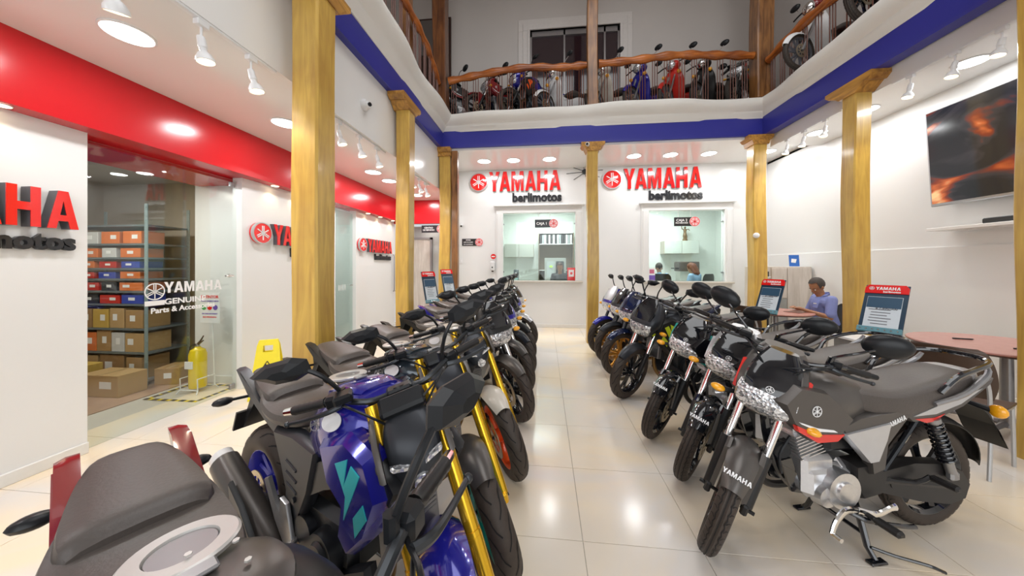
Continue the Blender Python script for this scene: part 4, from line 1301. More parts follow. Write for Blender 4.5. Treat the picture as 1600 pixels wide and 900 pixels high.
railing('curved wooden railing along the left gallery with thin dark balusters', [(AX0, 5.92), (AX0, 5.3), (AX0, 4.6), (AX0, 3.9), (AX0, 3.2)], RAILY, [5.0, 5.28, 5.35, 5.25, 5.2], .055, seed=4)

# ---------------------------------------------------------------- glass front of the storage room and glass doors
def pane(name, x0, x1, y0, y1, z0, z1, m, label, cat, group=None):
    t = empty(name, ((x0 + x1) / 2, (y0 + y1) / 2, z0), 0, label, cat, group)
    MB().box((0, 0, (z1 - z0) / 2), (abs(x1 - x0), abs(y1 - y0), z1 - z0), bev=.001).build('glass_sheet', m, t)
    return t
gw = pane('glass_wall', -3.60, -3.59, 2.09, 3.32, .004, 2.44, GLASS, 'large clear glass panel in front of the storage room shelves', 'glass panel')
Mg = frame((.006, .33, 0), (0, 1, 0), (0, 0, 1))
GW = gw
cy = 2.705
def glass_text(mb_or_me, name, yz, m=SIGNWH):
    o = mb_or_me if isinstance(mb_or_me, bpy.types.Mesh) else mb_or_me.mesh(name)
    return put(name, o, m, gw, M=frame((.0065, yz[0] - cy, yz[1]), (0, 1, 0), (0, 0, 1)))
f = forks_mb(.078, .0008)
glass_text(f, 'emblem', (2.545, 1.205))
glass_text(word_mb(.105, .0008), 'lettering', (2.885, 1.185), )
glass_text(MB().box((0, 0, 0), (.15, .045, .0008)), 'lettering_bar', (2.545, 1.098))
glass_text(text_mesh('GENUINE', .075, .0006, .002, 1.15), 'lettering', (2.80, 1.100))
glass_text(text_mesh('Parts & Accessories', .070, .0006, .002, 1.0), 'lettering', (2.795, 1.025))
cl = MB()
for yy, zz in ((3.27, .05), (3.27, 2.38)):
    cl.box((0, yy - cy, zz), (.03, .06, .06), bev=.006)
o = cl.build('glass_clamp', STEEL, gw)
hd = MB()
hd.tube([(.02, 3.24 - cy, 1.33), (.05, 3.24 - cy, 1.33), (.055, 3.15 - cy, 1.33)], .011, 8)
hd.cyl((.0, 3.24 - cy, 1.33), (.02, 3.24 - cy, 1.33), .022, 14)
hd.build('handle', CHROME, gw)
gd = pane('glass_door', -3.60, -3.59, 5.0, 5.55, .01, 2.42, GLASSG, 'frameless glass door beside the third wall sign', 'door')
MB().tube([(.02, .2, 1.08), (.05, .2, 1.08), (.055, .11, 1.08)], .011, 8).build('handle', CHROME, gd)
pt = MB()
for k in range(4):
    pt.box((.007, -.12 + k * .055, 1.05), (.001, .035, .10))
pt.build('door_marking', mat('frosted_marking', (.6, .66, .65), .5), gd)
pl = empty('door_handle_bar', (-3.50, 7.0, .85), 0, 'tall twin steel pull handle at the end of the left wall', 'handle')
for dy in (-.04, .04):
    MB().tube([(0, dy, 0), (.03, dy, .03), (.03, dy, .82), (0, dy, .86)], .012, 8).build('bar', STEEL, pl)

# pale doors in the rear left recess
pd = empty('wooden_door', (-2.86, 7.6, 0), 0, 'pale wooden door in the recess behind the left posts', 'door')
B(-.42, .02, -.03, .0, 0, 2.1).build('door_leaf', PALEWOOD, pd)
MB().tube([(-.02, -.03, 1.0), (-.02, -.07, 1.0), (-.10, -.07, 1.0)], .010, 8).build('handle', CHROME, pd)
pj = MB()
B(.02, .07, -.05, .02, 0, 2.15, pj)
B(-.47, -.42, -.05, .02, 0, 2.15, pj)
B(-.47, .07, -.05, .02, 2.10, 2.15, pj)
pj.build('door_frame', mat('grey_aluminium', (.30, .28, .28), .35, metal=.6), pd)

# ================================================================== LIGHTS
def disc_light(x, y, z, r, label, group, warm=False, energy=16, cat='ceiling light', r2=.0):
    t = empty('recessed_light', (x, y, z), 0, label, cat, group)
    m = MB().lathe([(r, -.001), (r * 1.09, -.001), (r * 1.10, -.007), (r * 1.0, -.010)], 32, closed=True)
    m.build('light_ring', PLASW, t)
    MB().lathe([(0, -.006), (r * 1.005, -.006), (r * 1.005, -.002), (0, -.002)], 32).build('diffuser', LAMPY if warm else LAMPW, t)
    c = (1, .78, .48) if warm else (.97, .985, 1)
    if energy:
        if warm:
            lamp('SPOT', (x, y, z - .012), energy, c, .03, spot=1.9)
        else:
            lamp('AREA', (x, y, z - .015), energy, c, r * 2)
GL = 'round white lights in the left aisle ceiling'
for lab, (x, y) in zip(('largest, nearest round ceiling light above the red band', 'second round ceiling light of the left aisle, beside the big post', 'round ceiling light of the left aisle between the first two posts, nearer one', 'round ceiling light of the left aisle between the first two posts, farther one', 'farthest round ceiling light of the left aisle, by the red rear wall'),
                      ((-2.71, 1.78), (-2.75, 3.07), (-2.77, 4.83), (-2.77, 5.36), (-2.74, 6.5))):
    disc_light(x, y, 2.97, .118, lab, GL, energy=17)
disc_light(-2.72, .2, 2.97, .118, 'round ceiling light of the left aisle outside the picture, before the nearest one', GL, energy=17)
GR = 'round white lights in the rear ceiling'
for lab, x in zip(('leftmost round light in the ceiling above the first cashier window', 'middle round light in the ceiling above the first cashier window', 'rightmost round light in the ceiling above the first cashier window, beside the middle post', 'leftmost round light above the second cashier window', 'middle round light above the second cashier window', 'rightmost round light above the second cashier window', 'round rear ceiling light just right of the corner post'),
                  (-1.31, -.67, .10, 1.84, 2.56, 3.30, 4.40)):
    disc_light(x, 6.72, 3.72, .135, lab, GR, energy=13)
GQ = 'round white lights in the right aisle ceiling'
for lab, (x, y) in zip(('large round ceiling light above the television', 'round ceiling light partly behind the right post', 'farthest round ceiling light of the right aisle'), ((4.43, 3.76), (4.36, 4.75), (4.34, 5.5))):
    disc_light(x, y, 3.58, .12, lab, GQ, energy=14)
disc_light(4.38, 2.2, 3.58, .12, 'round ceiling light of the right aisle outside the picture, before the television', GQ, energy=14)
GS = 'small warm spots under the red band'
for lab, y in zip(('warm spot under the red band above the nearest wall sign', 'warm spot under the red band above the second wall sign, left one', 'warm spot under the red band above the second wall sign, right one', 'warm spot under the red band above the third wall sign, left one', 'warm spot under the red band above the third wall sign, right one', 'warm spot at the far end of the red band'), (1.65, 3.70, 4.10, 5.84, 6.30, 6.85)):
    disc_light(-3.452, y, 2.48, .042, lab, GS, True, 5, 'spotlight')

def track_light(x, y, z, tx, ty, label, group, energy=14):
    t = empty('track_spotlight', (x, y, z), 0, label, 'spotlight', group)
    B(-.02, .02, -.035, .035, -.035, 0, None, .004).build('track_adapter', PLASW, t)
    d = Vector((tx, ty, -1)).normalized()
    p = Vector((0, 0, -.11))
    MB().cyl((0, 0, -.03), (0, 0, -.10), .007, 8).build('stem', PLASW, t)
    M = d.to_track_quat('Z', 'Y').to_matrix().to_4x4()
    M.translation = p
    hd = MB()
    hd.lathe([(0, -.015), (.020, -.015), (.022, 0), (.024, .05), (.020, .055), (.019, .075), (.030, .085), (.046, .115), (.048, .135), (.044, .137), (.040, .12)], 20, M)
    hd.build('lamp_head', PLASW, t)
    MB().lathe([(0, .128), (.030, .131), (.043, .128), (.043, .122), (0, .122)], 20, M).build('bulb', LAMPY, t)
    w = Vector((x, y, z)) + p + d * .15
    l = lamp('SPOT', w, energy, (1, .86, .66), .035, spot=1.7)
    l.rotation_euler = (-d).to_track_quat('Z', 'Y').to_euler()
def track(x, y0, y1, z, label):
    o = B(x - .017, x + .017, y0, y1, z - .018, z, None, .003).build('light_track', PLASW)
    tag(o, label, 'light track', 'white lighting tracks')
track(-2.10, .9, 2.25, 2.97, 'white lighting track on the left ceiling nearest the camera')
track(-2.13, 2.95, 4.0, 2.97, 'white lighting track between the two nearest left posts')
track(-2.16, 4.75, 5.7, 2.97, 'white lighting track near the left rear corner post')
track(3.99 + .05, 3.0, 4.1, 3.58, 'white lighting track right of the television side post')
track(3.99 + .05, 4.75, 5.85, 3.58, 'white lighting track between the right posts')
GT = 'track spotlights of the left aisle'
for lab, y, tx, ty in (('track spotlight nearest the camera at the top left', 1.32, -.25, .30), ('large track spotlight over the left aisle, lit bulb facing down', 1.72, .12, .10), ('track spotlight just left of the big post', 2.05, .2, .15)):
    track_light(-2.10, y, 2.952, tx, ty, lab, GT)
for lab, y in (('nearest of three track spotlights between the first two left posts', 3.06), ('middle of three track spotlights between the first two left posts', 3.42), ('farthest of three track spotlights between the first two left posts', 3.80)):
    track_light(-2.13, y, 2.952, .25, .1, lab, GT)
for lab, y in (('nearest of three small track spotlights before the left corner post', 4.90), ('middle of three small track spotlights before the left corner post', 5.22), ('farthest of three small track spotlights before the left corner post', 5.52)):
    track_light(-2.16, y, 2.952, .35, .1, lab, GT)
GT = 'track spotlights of the right aisle'
for lab, y in (('right aisle track spotlight nearest the picture edge, by the dome camera', 3.22), ('right aisle track spotlight before the large round light', 3.54), ('right aisle track spotlight nearest the right post', 3.92), ('nearest of three track spotlights left of the right post', 4.98), ('middle of three track spotlights left of the right post', 5.36), ('farthest of three track spotlights left of the right post', 5.70)):
    track_light(4.04, y, 3.562, -.2, .05, lab, GT)
# lamps of the offices, storage and corridor
lamp('AREA', (-.1, 8.5, 3.15), 95, (.97, 1, .98), .9)
lamp('AREA', (3.1, 8.5, 3.15), 100, (.97, 1, .98), .9)
lamp('AREA', (-4.9, 2.3, 2.58), 50, (1, .93, .84), .6)
lamp('AREA', (-4.6, 5.3, 2.55), 12, (.95, 1, .98), .4)
lamp('AREA', (-2.8, 7.35, 2.38), 3, (1, .98, .93), .3)

# ================================================================== SIGNS
KX = .81 * 4.58 / WORD_W
SGN = Matrix.Diagonal((KX, 1, 1, 1))
def wall_sign(M, h, er, label, d=.055, text_dx=None):
    t = empty('wall_sign', M.translation, 0, label, 'sign', 'red wall signs with round emblem')
    M = Matrix.Translation(-M.translation) @ M
    x = -WORD_W * h / 2
    for c in WORD:
        T = M @ SGN @ Matrix.Translation((x, 0, 0))
        k = 'let%s%.3f' % (c, h)
        if k not in MC:
            MC[k] = letter_mb(c, h, d, .006).mesh('letter', 20)
            MC[k + 'f'] = letter_mb(c, h, .006, d + .006).mesh('letter_face', 20)
        o = put('letter', MC[k], LETGRY, t, M=T)
        put('letter_face', MC[k + 'f'], LETRED, o)
        x += LET[c][2] * h
    ex = -WORD_W * h * KX / 2 - er * 1.18
    T = M @ Matrix.Translation((ex, h * .5, 0))
    e = MB().lathe([(0, .004), (er, .004), (er, d), (er * .96, d + .004), (0, d + .004)], 40).build('emblem', LETRED, t, M=T)
    forks_mb(er * .80, .008, d + .003, ring=False).build('emblem_mark', SIGNWH, e)
    MB().lathe([(er * .93, d * .5), (er * 1.03, d * .5), (er * 1.03, d + .006), (er * .93, d + .006)], 40, closed=True).build('emblem_rim', SILVER, e)
    tm = text_mesh('berlimotos', h * .62, .016, h * .024, .92)
    w = max(v.co.x for v in tm.vertices) * 2
    put('lettering', tm, LETBLK, t, M=M @ Matrix.Translation((WORD_W * h * KX / 2 - w / 2, -h * .36, .020)))
    return t
WY, WZ = Vector((0, 1, 0)), Vector((0, 0, 1))
wall_sign(frame((XL, 1.50, 1.715), WY, WZ), .27, .135, 'big red letters on the nearest left wall, cut off by the picture edge', .075)
wall_sign(frame((XL, 4.19, 1.72), WY, WZ), .265, .13, 'red emblem and letters on the left wall, partly behind the big post')
wall_sign(frame((XL, 6.36, 1.72), WY, WZ), .265, .13, 'smallest-looking red sign on the far stretch of the left wall')
WX = Vector((1, 0, 0))
wall_sign(frame((-.46, YR, 3.21), WX, WZ), .46, .215, 'red sign with emblem above the first cashier window', .04)
wall_sign(frame((2.64, YR, 3.19), WX, WZ), .46, .215, 'red sign with emblem above the second cashier window', .04)

def plaque(M, w, h, lines, label, name='hanging_sign', cat='sign', grp=None, rods=0.0, emb=True):
    t = empty(name, M.translation, 0, label, cat, grp)
    M = Matrix.Translation(-M.translation) @ M
    b = MB().box((0, 0, 0), (w, h, .012), bev=.002).build('sign_board', LETBLK, t, M=M)
    n = len(lines)
    for i, (s, sz) in enumerate(lines):
        put('lettering', text_mesh(s, sz, .001, sz * .02), SIGNWH, b, M=Matrix.Translation((-w * (.13 if emb else 0), (n - 1) * h * .15 - i * h * .30, .0075)))
    if emb:
        e = MB().lathe([(0, -.008), (h * .56, -.008), (h * .56, .010), (0, .010)], 28).build('emblem', mat('pink_white', (.80, .55, .56), .4), b, M=Matrix.Translation((w * .5, 0, 0)))
        forks_mb(h * .50, .002, .010).build('emblem_mark', LETRED, e)
    if rods:
        r = MB()
        for x in (-w * .30, w * .30):
            r.cyl((x, h * .5, 0), (x, h * .5 + rods, 0), .006, 6)
        r.build('hanging_rod', SIGNWH, t, M=M)
    return t
plaque(frame((-.01, YR + .03, 2.44), WX, WZ), .44, .19, [('CAJA 1', .082)], 'black hanging sign reading CAJA 1 in the first cashier window', rods=.16, grp='hanging cashier signs')
plaque(frame((3.13, YR + .03, 2.44), WX, WZ), .44, .20, [('CAJA 2', .078), ('PROVEEDORES', .040)], 'black hanging sign reading CAJA 2 in the second cashier window', rods=.15, grp='hanging cashier signs')
plaque(frame((-1.77, YR - .007, 2.01), WX, WZ), .42, .17, [('ZONA', .040), ('LIBRE DE HUMO', .032), ('DE CIGARRILLO', .032)], 'small black wall plaque left of the first cashier window', 'wall_plaque')
plaque(frame((-2.62, 7.05, 2.30), WX, WZ), .46, .17, [('CENTRO', .052), ('DE SERVICIO', .048)], 'black CENTRO DE SERVICIO sign under the red rear header', 'wall_plaque')
plaque(frame((-2.30, 7.60, 1.75), WX, WZ), .10, .16, [('i', .07)], 'tiny black square plaque deep in the left rear recess', 'wall_plaque', emb=False)

# ================================================================== SMALL WALL THINGS
t = empty('switch_plate', (-2.0, YR - .001, 1.56), 0, 'small white light switch on the rear wall below the plaque', 'switch')
B(-.035, .035, -.012, 0, -.06, .06, None, .003).build('plate', PLASW, t)
B(-.012, .012, -.018, -.012, -.03, .03, None, .002).build('switch', SIGNWH, t)
t = empty('hand_sanitizer_dispenser', (-1.23, YR - .001, 1.42), 0, 'white hand sanitizer dispenser left of the first cashier window', 'dispenser')
B(-.055, .055, -.09, 0, -.09, .13, None, .02).build('housing', PLASW, t)
MB().ball((0, -.09, -.01), .018, 10).build('push_button', LETBLK, t)
B(-.02, .02, -.07, -.03, -.12, -.09, None, .005).build('nozzle', PLASB, t)
t = empty('round_notice', (-1.21, YR - .05, 1.665), 0, 'small round red no-entry sticker above the sanitizer dispenser', 'sticker')
MB().cyl((0, 0, 0), (0, -.004, 0), .062, 24).build('disc', LETRED, t)
B(-.04, .04, -.006, -.003, -.012, .012).build('bar', SIGNWH, t)
def bullet_cam(loc, d, label):
    t = empty('security_camera', loc, 0, label, 'camera')
    d = Vector(d).normalized()
    MB().cyl((0, .0, 0), (0, -.02, 0), .035, 16).build('mount', PLASW, t)
    M = d.to_track_quat('Z', 'Y').to_matrix().to_4x4()
    M.translation = (0, -.04, 0)
    MB().lathe([(0, -.03), (.028, -.03), (.032, .0), (.032, .09), (.026, .095), (0, .092)], 18, M).build('housing', PLASW, t)
    MB().lathe([(0, .09), (.022, .0965), (0, .097)], 16, M).build('lens', PLASB, t)
    return t
bullet_cam((-1.98, YR, 2.42), (.1, -.9, -.35), 'small white camera on the rear wall left of the first window')
t = empty('security_camera', (-2.079, 3.42, 3.30), 0, 'white dome camera on the white beam above the left tracks', 'camera')
MB().lathe([(0, 0), (.065, 0), (.068, .02), (.055, .05), (0, .055)], 24, Matrix.Rotation(PI / 2, 4, 'Y')).build('dome_base', PLASW, t)
MB().ball((.06, -.01, -.01), .042, 16).build('dome', PLASW, t)
MB().cyl((.09, -.03, -.012), (.104, -.036, -.012), .022, 14).build('lens', PLASB, t)
t = empty('security_camera', (4.52, 3.18, 3.578), 0, 'white dome camera on the right ceiling above the television', 'camera')
MB().lathe([(0, 0), (.06, 0), (.062, -.02), (.05, -.045), (0, -.05)], 24).build('dome_base', PLASW, t)
MB().ball((-.01, -.01, -.045), .038, 16).build('dome', PLASB, t)
bullet_cam((.80, AY - .09, 3.70), (-.3, -.9, -.3), 'black camera beside the capital of the middle post')
t = empty('motion_sensor', (3.70, 5.925, 1.98), 0, 'round white sensor on the side of the right corner post', 'sensor')
MB().ball((0, 0, 0), .055, 16, sc=(1, .5, .9)).build('housing', PLASW, t)
t = empty('starburst_ornament', (.92, YR - .01, 3.72 - .10), 0, 'black starburst of thin spokes on the rear wall behind the middle post', 'ornament')
mb = MB()
for k in range(8):
    a = k * PI / 4 + .15
    mb.cyl((.05 * math.cos(a), 0, .05 * math.sin(a)), (.42 * math.cos(a), 0, .22 * math.sin(a) - .1 * 0), .006, 6)
mb.build('spoke', LETBLK, t)
MB().cyl((0, .01, 0), (0, -.02, 0), .06, 20).build('hub', LETBLK, t)
t = empty('opening_notice', (.62, YR + .05, 1.10), 0, 'small red and white notice in the corner of the first window', 'notice')
B(-.09, .09, 0, .006, 0, .30).build('sheet', LETRED, t)
B(-.06, .06, -.003, 0, .09, .25).build('sheet_panel', SIGNWH, t)
MB().lathe([(0, 0), (.03, 0), (.03, .002), (0, .002)], 16, frame((0, -.003, .17), WX, WZ)).build('sheet_symbol', LETRED, t)
t = empty('leaflet', (2.40, YR + .04, 1.10), 0, 'purple and white leaflet standing on the second window sill', 'leaflet')
PURP = mat('leaflet_purple', (.18, .10, .45), .4)
B(-.10, .10, 0, .004, 0, .30).build('sheet', SIGNWH, t)
B(-.10, .10, -.002, 0, 0, .13).build('sheet_block', PURP, t)
B(-.02, .08, -.002, 0, .17, .26).build('sheet_picture', mat('leaflet_pink', (.6, .15, .25), .4), t)
B(-.09, -.04, -.002, 0, .16, .28).build('sheet_strip', PURP, t)

# ================================================================== STORAGE ROOM
SX0, SX1, SY = -6.1, -4.80, 3.32
SHG = mat('galvanised_shelf', (.22, .26, .28), .45, metal=.5)
t = empty('storage_shelf', ((SX0 + SX1) / 2, SY, 0), 0, 'grey metal storage shelf packed with parcels behind the glass', 'shelf')
cx_ = (SX0 + SX1) / 2
levels = [.06, .39, .68, .98, 1.14, 1.29, 1.42, 1.55, 1.72, 1.95]
for z in levels:
    B(SX0 - cx_, SX1 - cx_, .0, .45, z - .022, z).build('shelf_board', SHG, t)
for x in (SX0 - cx_, SX1 - cx_):
    for y in (0, .45):
        u = MB()
        B(x - .022, x + .022, y - .004, y + .004 - .0, 0, 2.2, u)
        for k in range(40):
            u.box((x, y - .006, .05 + k * .054), (.014, .004, .022))
        u.build('upright', mat('galvanised_post', (.36, .46, .48), .4, metal=.4), t)
CART = [mat('carton_a', (.40, .24, .10), .7), mat('carton_b', (.48, .31, .14), .7), mat('carton_c', (.33, .19, .08), .7), mat('carton_gold', (.55, .36, .08), .65)]
CRED, CWH, COR, CBL = mat('parcel_red', (.55, .03, .02), .3), mat('parcel_white', (.6, .6, .6), .5), mat('parcel_orange', (.70, .18, .04), .4), mat('parcel_blue', (.04, .07, .40), .35)
def carton(x, y, z, w, d, h, m, label, group, yaw=0, lab=True, tape=True, name='carton'):
    t = empty(name, (x, y, z), yaw, label, 'box', group)
    MB().box((0, 0, h / 2), (w, d, h), bev=.004).build('carton_body', m, t)
    if tape:
        MB().box((0, 0, h + .0006), (.045, d * .99, .001)).build('packing_tape', mat('packing_tape', (.45, .30, .14), .3), t)
    if lab:
        MB().box((random.uniform(-.2, .2) * w, -d / 2 - .001, h * .55), (w * .30, .002, h * .32)).build('paper_label', SIGNWH, t)
    return t
rows = [
 (0, .30, [(.20, CART[0], 'brown carton on the lowest board'), (.30, CART[1], 'wide light brown carton on the lowest board'), (.34, CART[2], 'dark brown carton on the lowest board by the upright'), (.22, CART[0], 'brown carton at the right end of the lowest board')]),
 (1, .26, [(.24, CWH, 'white carton with red print on the second board'), (.26, COR, 'orange-brown carton on the second board'), (.20, CART[0], 'brown carton beside the white and red one'), (.18, CWH, 'white carton with red base on the second board'), (.26, CART[1], 'light brown carton on the second board near the upright')]),
 (2, .25, [(.20, CWH, 'white printed carton on the third board'), (.22, CART[2], 'dark brown carton on the third board'), (.22, CART[3], 'yellowish carton on the third board'), (.20, CART[1], 'carton with a large white sheet on the third board'), (.24, CART[0], 'brown carton on the third board by the upright')]),
 (3, .12, [(.26, CRED, 'red plastic-wrapped part on the fourth board'), (.24, LETBLK, 'black plastic part on the fourth board'), (.28, CRED, 'long shiny red part on the fourth board'), (.30, CBL, 'blue wrapped part on the fourth board')]),
 (4, .11, [(.24, CBL, 'blue parcel on the fifth board'), (.26, CRED, 'red parcel on the fifth board'), (.22, LETBLK, 'black parcel on the fifth board'), (.32, COR, 'orange parcel on the fifth board')]),
 (5, .09, [(.20, CWH, 'white packet on the sixth board'), (.20, CRED, 'red packet on the sixth board'), (.24, CBL, 'blue packet on the sixth board'), (.28, COR, 'orange packet on the sixth board')]),
 (6, .09, [(.18, CWH, 'white bag on the seventh board'), (.22, COR, 'orange bag on the seventh board'), (.24, CRED, 'red bag on the seventh board'), (.26, CBL, 'blue bag on the seventh board')]),
 (7, .12, [(.22, CART[0], 'brown packet on the eighth board'), (.24, COR, 'orange packet on the eighth board'), (.20, CWH, 'white packet on the eighth board'), (.28, COR, 'reddish packet on the eighth board')]),
 (8, .16, [(.24, CBL, 'blue labelled carton on the ninth board'), (.24, CWH, 'white labelled carton on the ninth board'), (.26, COR, 'orange labelled carton on the ninth board'), (.26, COR, 'orange labelled carton at the end of the ninth board')]),
]
for li, hh, items in rows:
    x = SX0 + .05
    sp = (SX1 - SX0 - .1 - sum(w for w, _, _ in items)) / len(items)
    for w, m, lab in items:
        big = li < 3
        carton(x + w / 2, SY + (.16 if big else .14), levels[li] + .0005, w, .29 if big else .24, hh * random.uniform(.86, 1), m, lab + ' of the storage shelf', 'parcels on the storage shelf', lab=True, tape=big, name='carton' if big else 'parcel')
        x += w + sp
carton(-4.90, SY - .22, -.003, .50, .26, .24, CART[1], 'long light brown carton on the floor before the shelf upright', 'cartons on the storage floor')
carton(-5.52, SY - .24, -.003, .52, .30, .30, CART[3], 'yellowish brown carton on the floor left of the long one', 'cartons on the storage floor')
carton(-4.62, 3.50, -.003, .26, .28, .20, CART[0], 'small brown carton on the floor right of the shelf', 'cartons on the storage floor', .3)

# fire extinguisher on a wire stand with its sign
YEL = mat('extinguisher_yellow', (.85, .62, .01), .25, coat=.4)
t = empty('fire_extinguisher', (-4.0, 3.24, .045), 0, 'yellow fire extinguisher standing behind the glass panel', 'fire extinguisher')
MB().lathe([(0, 0), (.075, 0), (.08, .015), (.08, .38), (.066, .43), (.03, .455), (.022, .47), (0, .47)], 28).build('cylinder', YEL, t)
MB().lathe([(0, .47), (.02, .47), (.02, .50), (0, .50)], 12).build('valve', STEEL, t)
mb = MB()
mb.tube([(0, 0, .49), (.05, -.02, .51), (.12, -.04, .55)], [.010, .009, .006], 8)
mb.tube([(0, 0, .50), (.06, -.02, .54), (.11, -.03, .60)], [.010, .009, .006], 8)
mb.build('lever', LETBLK, t)
MB().tube([(-.02, 0, .49), (-.08, -.01, .46), (-.09, -.01, .30), (-.085, -.01, .16)], .012, 8, 4).build('hose', LETBLK, t)
lb = MB()
for z0 in (.20,):
    lb.lathe([(.0805, z0), (.081, z0), (.081, z0 + .10), (.0805, z0 + .10)], 28, closed=True)
MB().box((-.02, -.079, .27), (.10, .012, .085), bev=.003).build('paper_label', SIGNWH, t)
t = empty('extinguisher_stand', (-4.0, 3.24, -.003), 0, 'white wire stand around the yellow extinguisher', 'stand')
mb = MB()
for sx in (-1, 1):
    mb.tube([(sx * .13, -.12, .005), (sx * .11, -.09, .045), (sx * .11, -.095, .17), (sx * .11, .09, .17), (sx * .11, .095, .045), (sx * .13, .12, .005)], .006, 8)
mb.tube([(-.11, -.09, .04), (.11, -.09, .04)], .006, 8)
mb.tube([(-.11, .09, .04), (.11, .09, .04)], .006, 8)
mb.tube([(.11, .09, .04), (.06, .11, .80)], .006, 8)
mb.build('wire_frame', SIGNWH, t)
sg = MB().box((.04, .10, .95), (.26, .008, .36), bev=.002).build('sign_plate', SIGNWH, t)
put('lettering', text_mesh('EXTINTOR', .048, .001, .001), LETRED, sg, M=frame((.04, .095, 1.08), WX, WZ))
put('lettering', text_mesh('POLVO QUIMICO SECO', .022, .001, .0005), PURP, sg, M=frame((.04, .095, 1.03), WX, WZ))
for k, m in enumerate((mat('green_mark', (.05, .4, .12), .4), LETRED, PURP)):
    MB().cyl((-.035 + k * .075, .096, .955), (-.035 + k * .075, .093, .955), .030, 18).build('class_symbol', m, sg)
put('lettering', text_mesh('EN CASO DE FUEGO', .022, .001, .0005), PURP, sg, M=frame((.04, .095, .88), WX, WZ))
put('lettering', text_mesh('MULTIPROPOSITO', .022, .001, .0005), LETRED, sg, M=frame((.04, .095, .84), WX, WZ))
mb = MB()
for k in range(22):
    q = k / 22 * 4
    e = int(q)
    f = q - e
    pts = [(-.30, -.22), (.30, -.22), (.30, .22), (-.30, .22), (-.30, -.22)]
    p = Vector((*pts[e], 0)).lerp(Vector((*pts[e + 1], 0)), f)
    dd = (Vector((*pts[e + 1], 0)) - Vector((*pts[e], 0))).normalized()
    mb.box((p.x, p.y, .0008), (.06, .04, .0012), yaw=math.atan2(dd.y, dd.x))
fm = mb.build('floor_marking', LETBLK)
fm.location = (-4.0, 3.20, 0)
tag(fm, 'black dashes of the hazard tape on the floor around the extinguisher', 'floor marking')
mb = MB()
for a, b, c, d in ((-.32, .32, -.24, -.20), (-.32, .32, .20, .24), (-.32, -.28, -.2, .2), (.28, .32, -.2, .2)):
    B(a, b, c, d, 0, .0007, mb)
ym = mb.build('hazard_tape', YEL, fm)

# wet floor sign
YW = mat('wet_sign_yellow', (.88, .74, .01), .4)
t = empty('wet_floor_sign', (-3.08, 3.22, 0), math.radians(30), 'yellow folding wet floor sign by the left wall', 'sign')
for s in (-1, 1):
    M = Matrix.Translation((0, -s * .13, 0)) @ Matrix.Rotation(-s * .20, 4, 'X')
    P = [(-.155, 0), (-.09, 0), (-.06, .08), (.06, .08), (.09, 0), (.155, 0), (.10, .60), (.085, .63), (-.085, .63), (-.10, .60)]
    HOLE = [(-.155, 0), (-.09, 0), (-.06, .08), (.06, .08), (.09, 0), (.155, 0), (.108, .50), (-.108, .50)]
    mb = MB()
    mb.plate(HOLE, -.008, .008, M=M)
    mb.plate([(-.108, .50), (-.045, .50), (-.045, .57), (-.102, .57)], -.008, .008, M=M)
    mb.plate([(.108, .50), (.045, .50), (.045, .57), (.102, .57)], -.008, .008, M=M)
    mb.plate([(-.102, .57), (.102, .57), (.085, .63), (-.085, .63)], -.008, .008, M=M)
    p = mb.build('panel', YW, t, smooth=0)
    if s == 1:
        tri = MB()
        A, Bq, Cq = (-.075, .27), (.075, .27), (0, .40)
        for u, v in ((A, Bq), (Bq, Cq), (Cq, A)):
            tri.tube([(u[0], -.009, u[1]), (v[0], -.009, v[1])], .0045, 6, M=M)
        tri.build('warning_triangle', LETBLK, p)
        mn = MB()
        mn.ball((-.012, -.010, .362), .008, 8, M=M)
        for u, v, r in (((-.010, .352), (.004, .325), .006), ((.004, .325), (-.018, .305), .004), ((.004, .325), (.022, .295), .004), ((-.008, .348), (.018, .352), .003), ((-.008, .348), (-.028, .335), .003)):
            mn.tube([(u[0], -.010, u[1]), (v[0], -.010, v[1])], r, 6, M=M)
        mn.build('falling_figure', LETBLK, p)
        put('lettering', text_mesh('PISO MOJADO', .026, .001, .0008), LETBLK, p, M=M @ frame((0, -.009, .215), WX, WZ))
        put('lettering', text_mesh('WET FLOOR', .024, .001, .0006), LETBLK, p, M=M @ frame((0, -.009, .185), WX, WZ))

# ================================================================== RIGHT SIDE
def screen_mat():
    m, nt, b = nodes_of('screen_picture')
    tc = nt.nodes.new('ShaderNodeTexCoord')
    mp = nt.nodes.new('ShaderNodeMapping')
    mp.inputs['Rotation'].default_value = (0, 0, .6)
    mp.inputs['Scale'].default_value = (.4, .6, 1.3)
    nt.links.new(tc.outputs['Object'], mp.inputs['Vector'])
    n = nt.nodes.new('ShaderNodeTexNoise')
    n.inputs['Scale'].default_value = 1.5
    n.inputs['Detail'].default_value = 3
    n.inputs['Distortion'].default_value = 1.8
    nt.links.new(mp.outputs['Vector'], n.inputs['Vector'])
    cr = nt.nodes.new('ShaderNodeValToRGB')
    el = cr.color_ramp.elements
    el[0].position, el[0].color = .47, (.012, .013, .016, 1)
    el[1].position, el[1].color = .74, (.95, .55, .25, 1)
    for p, c in ((.55, (.035, .030, .035, 1)), (.61, (.22, .03, .01, 1)), (.67, (.55, .12, .03, 1))):
        e = el.new(p)
        e.color = c
    nt.links.new(n.outputs['Fac'], cr.inputs['Fac'])
    b.inputs['Base Color'].default_value = (.01, .01, .01, 1)
    b.inputs['Roughness'].default_value = .12
    nt.links.new(cr.outputs['Color'], b.inputs['Emission Color'])
    b.inputs['Emission Strength'].default_value = 1.6
    return m
t = empty('television', (4.70, 3.36, 2.74), 0, 'large flat television high on the right wall showing orange flames', 'television')
tilt = Matrix.Rotation(-.06, 4, 'Y')
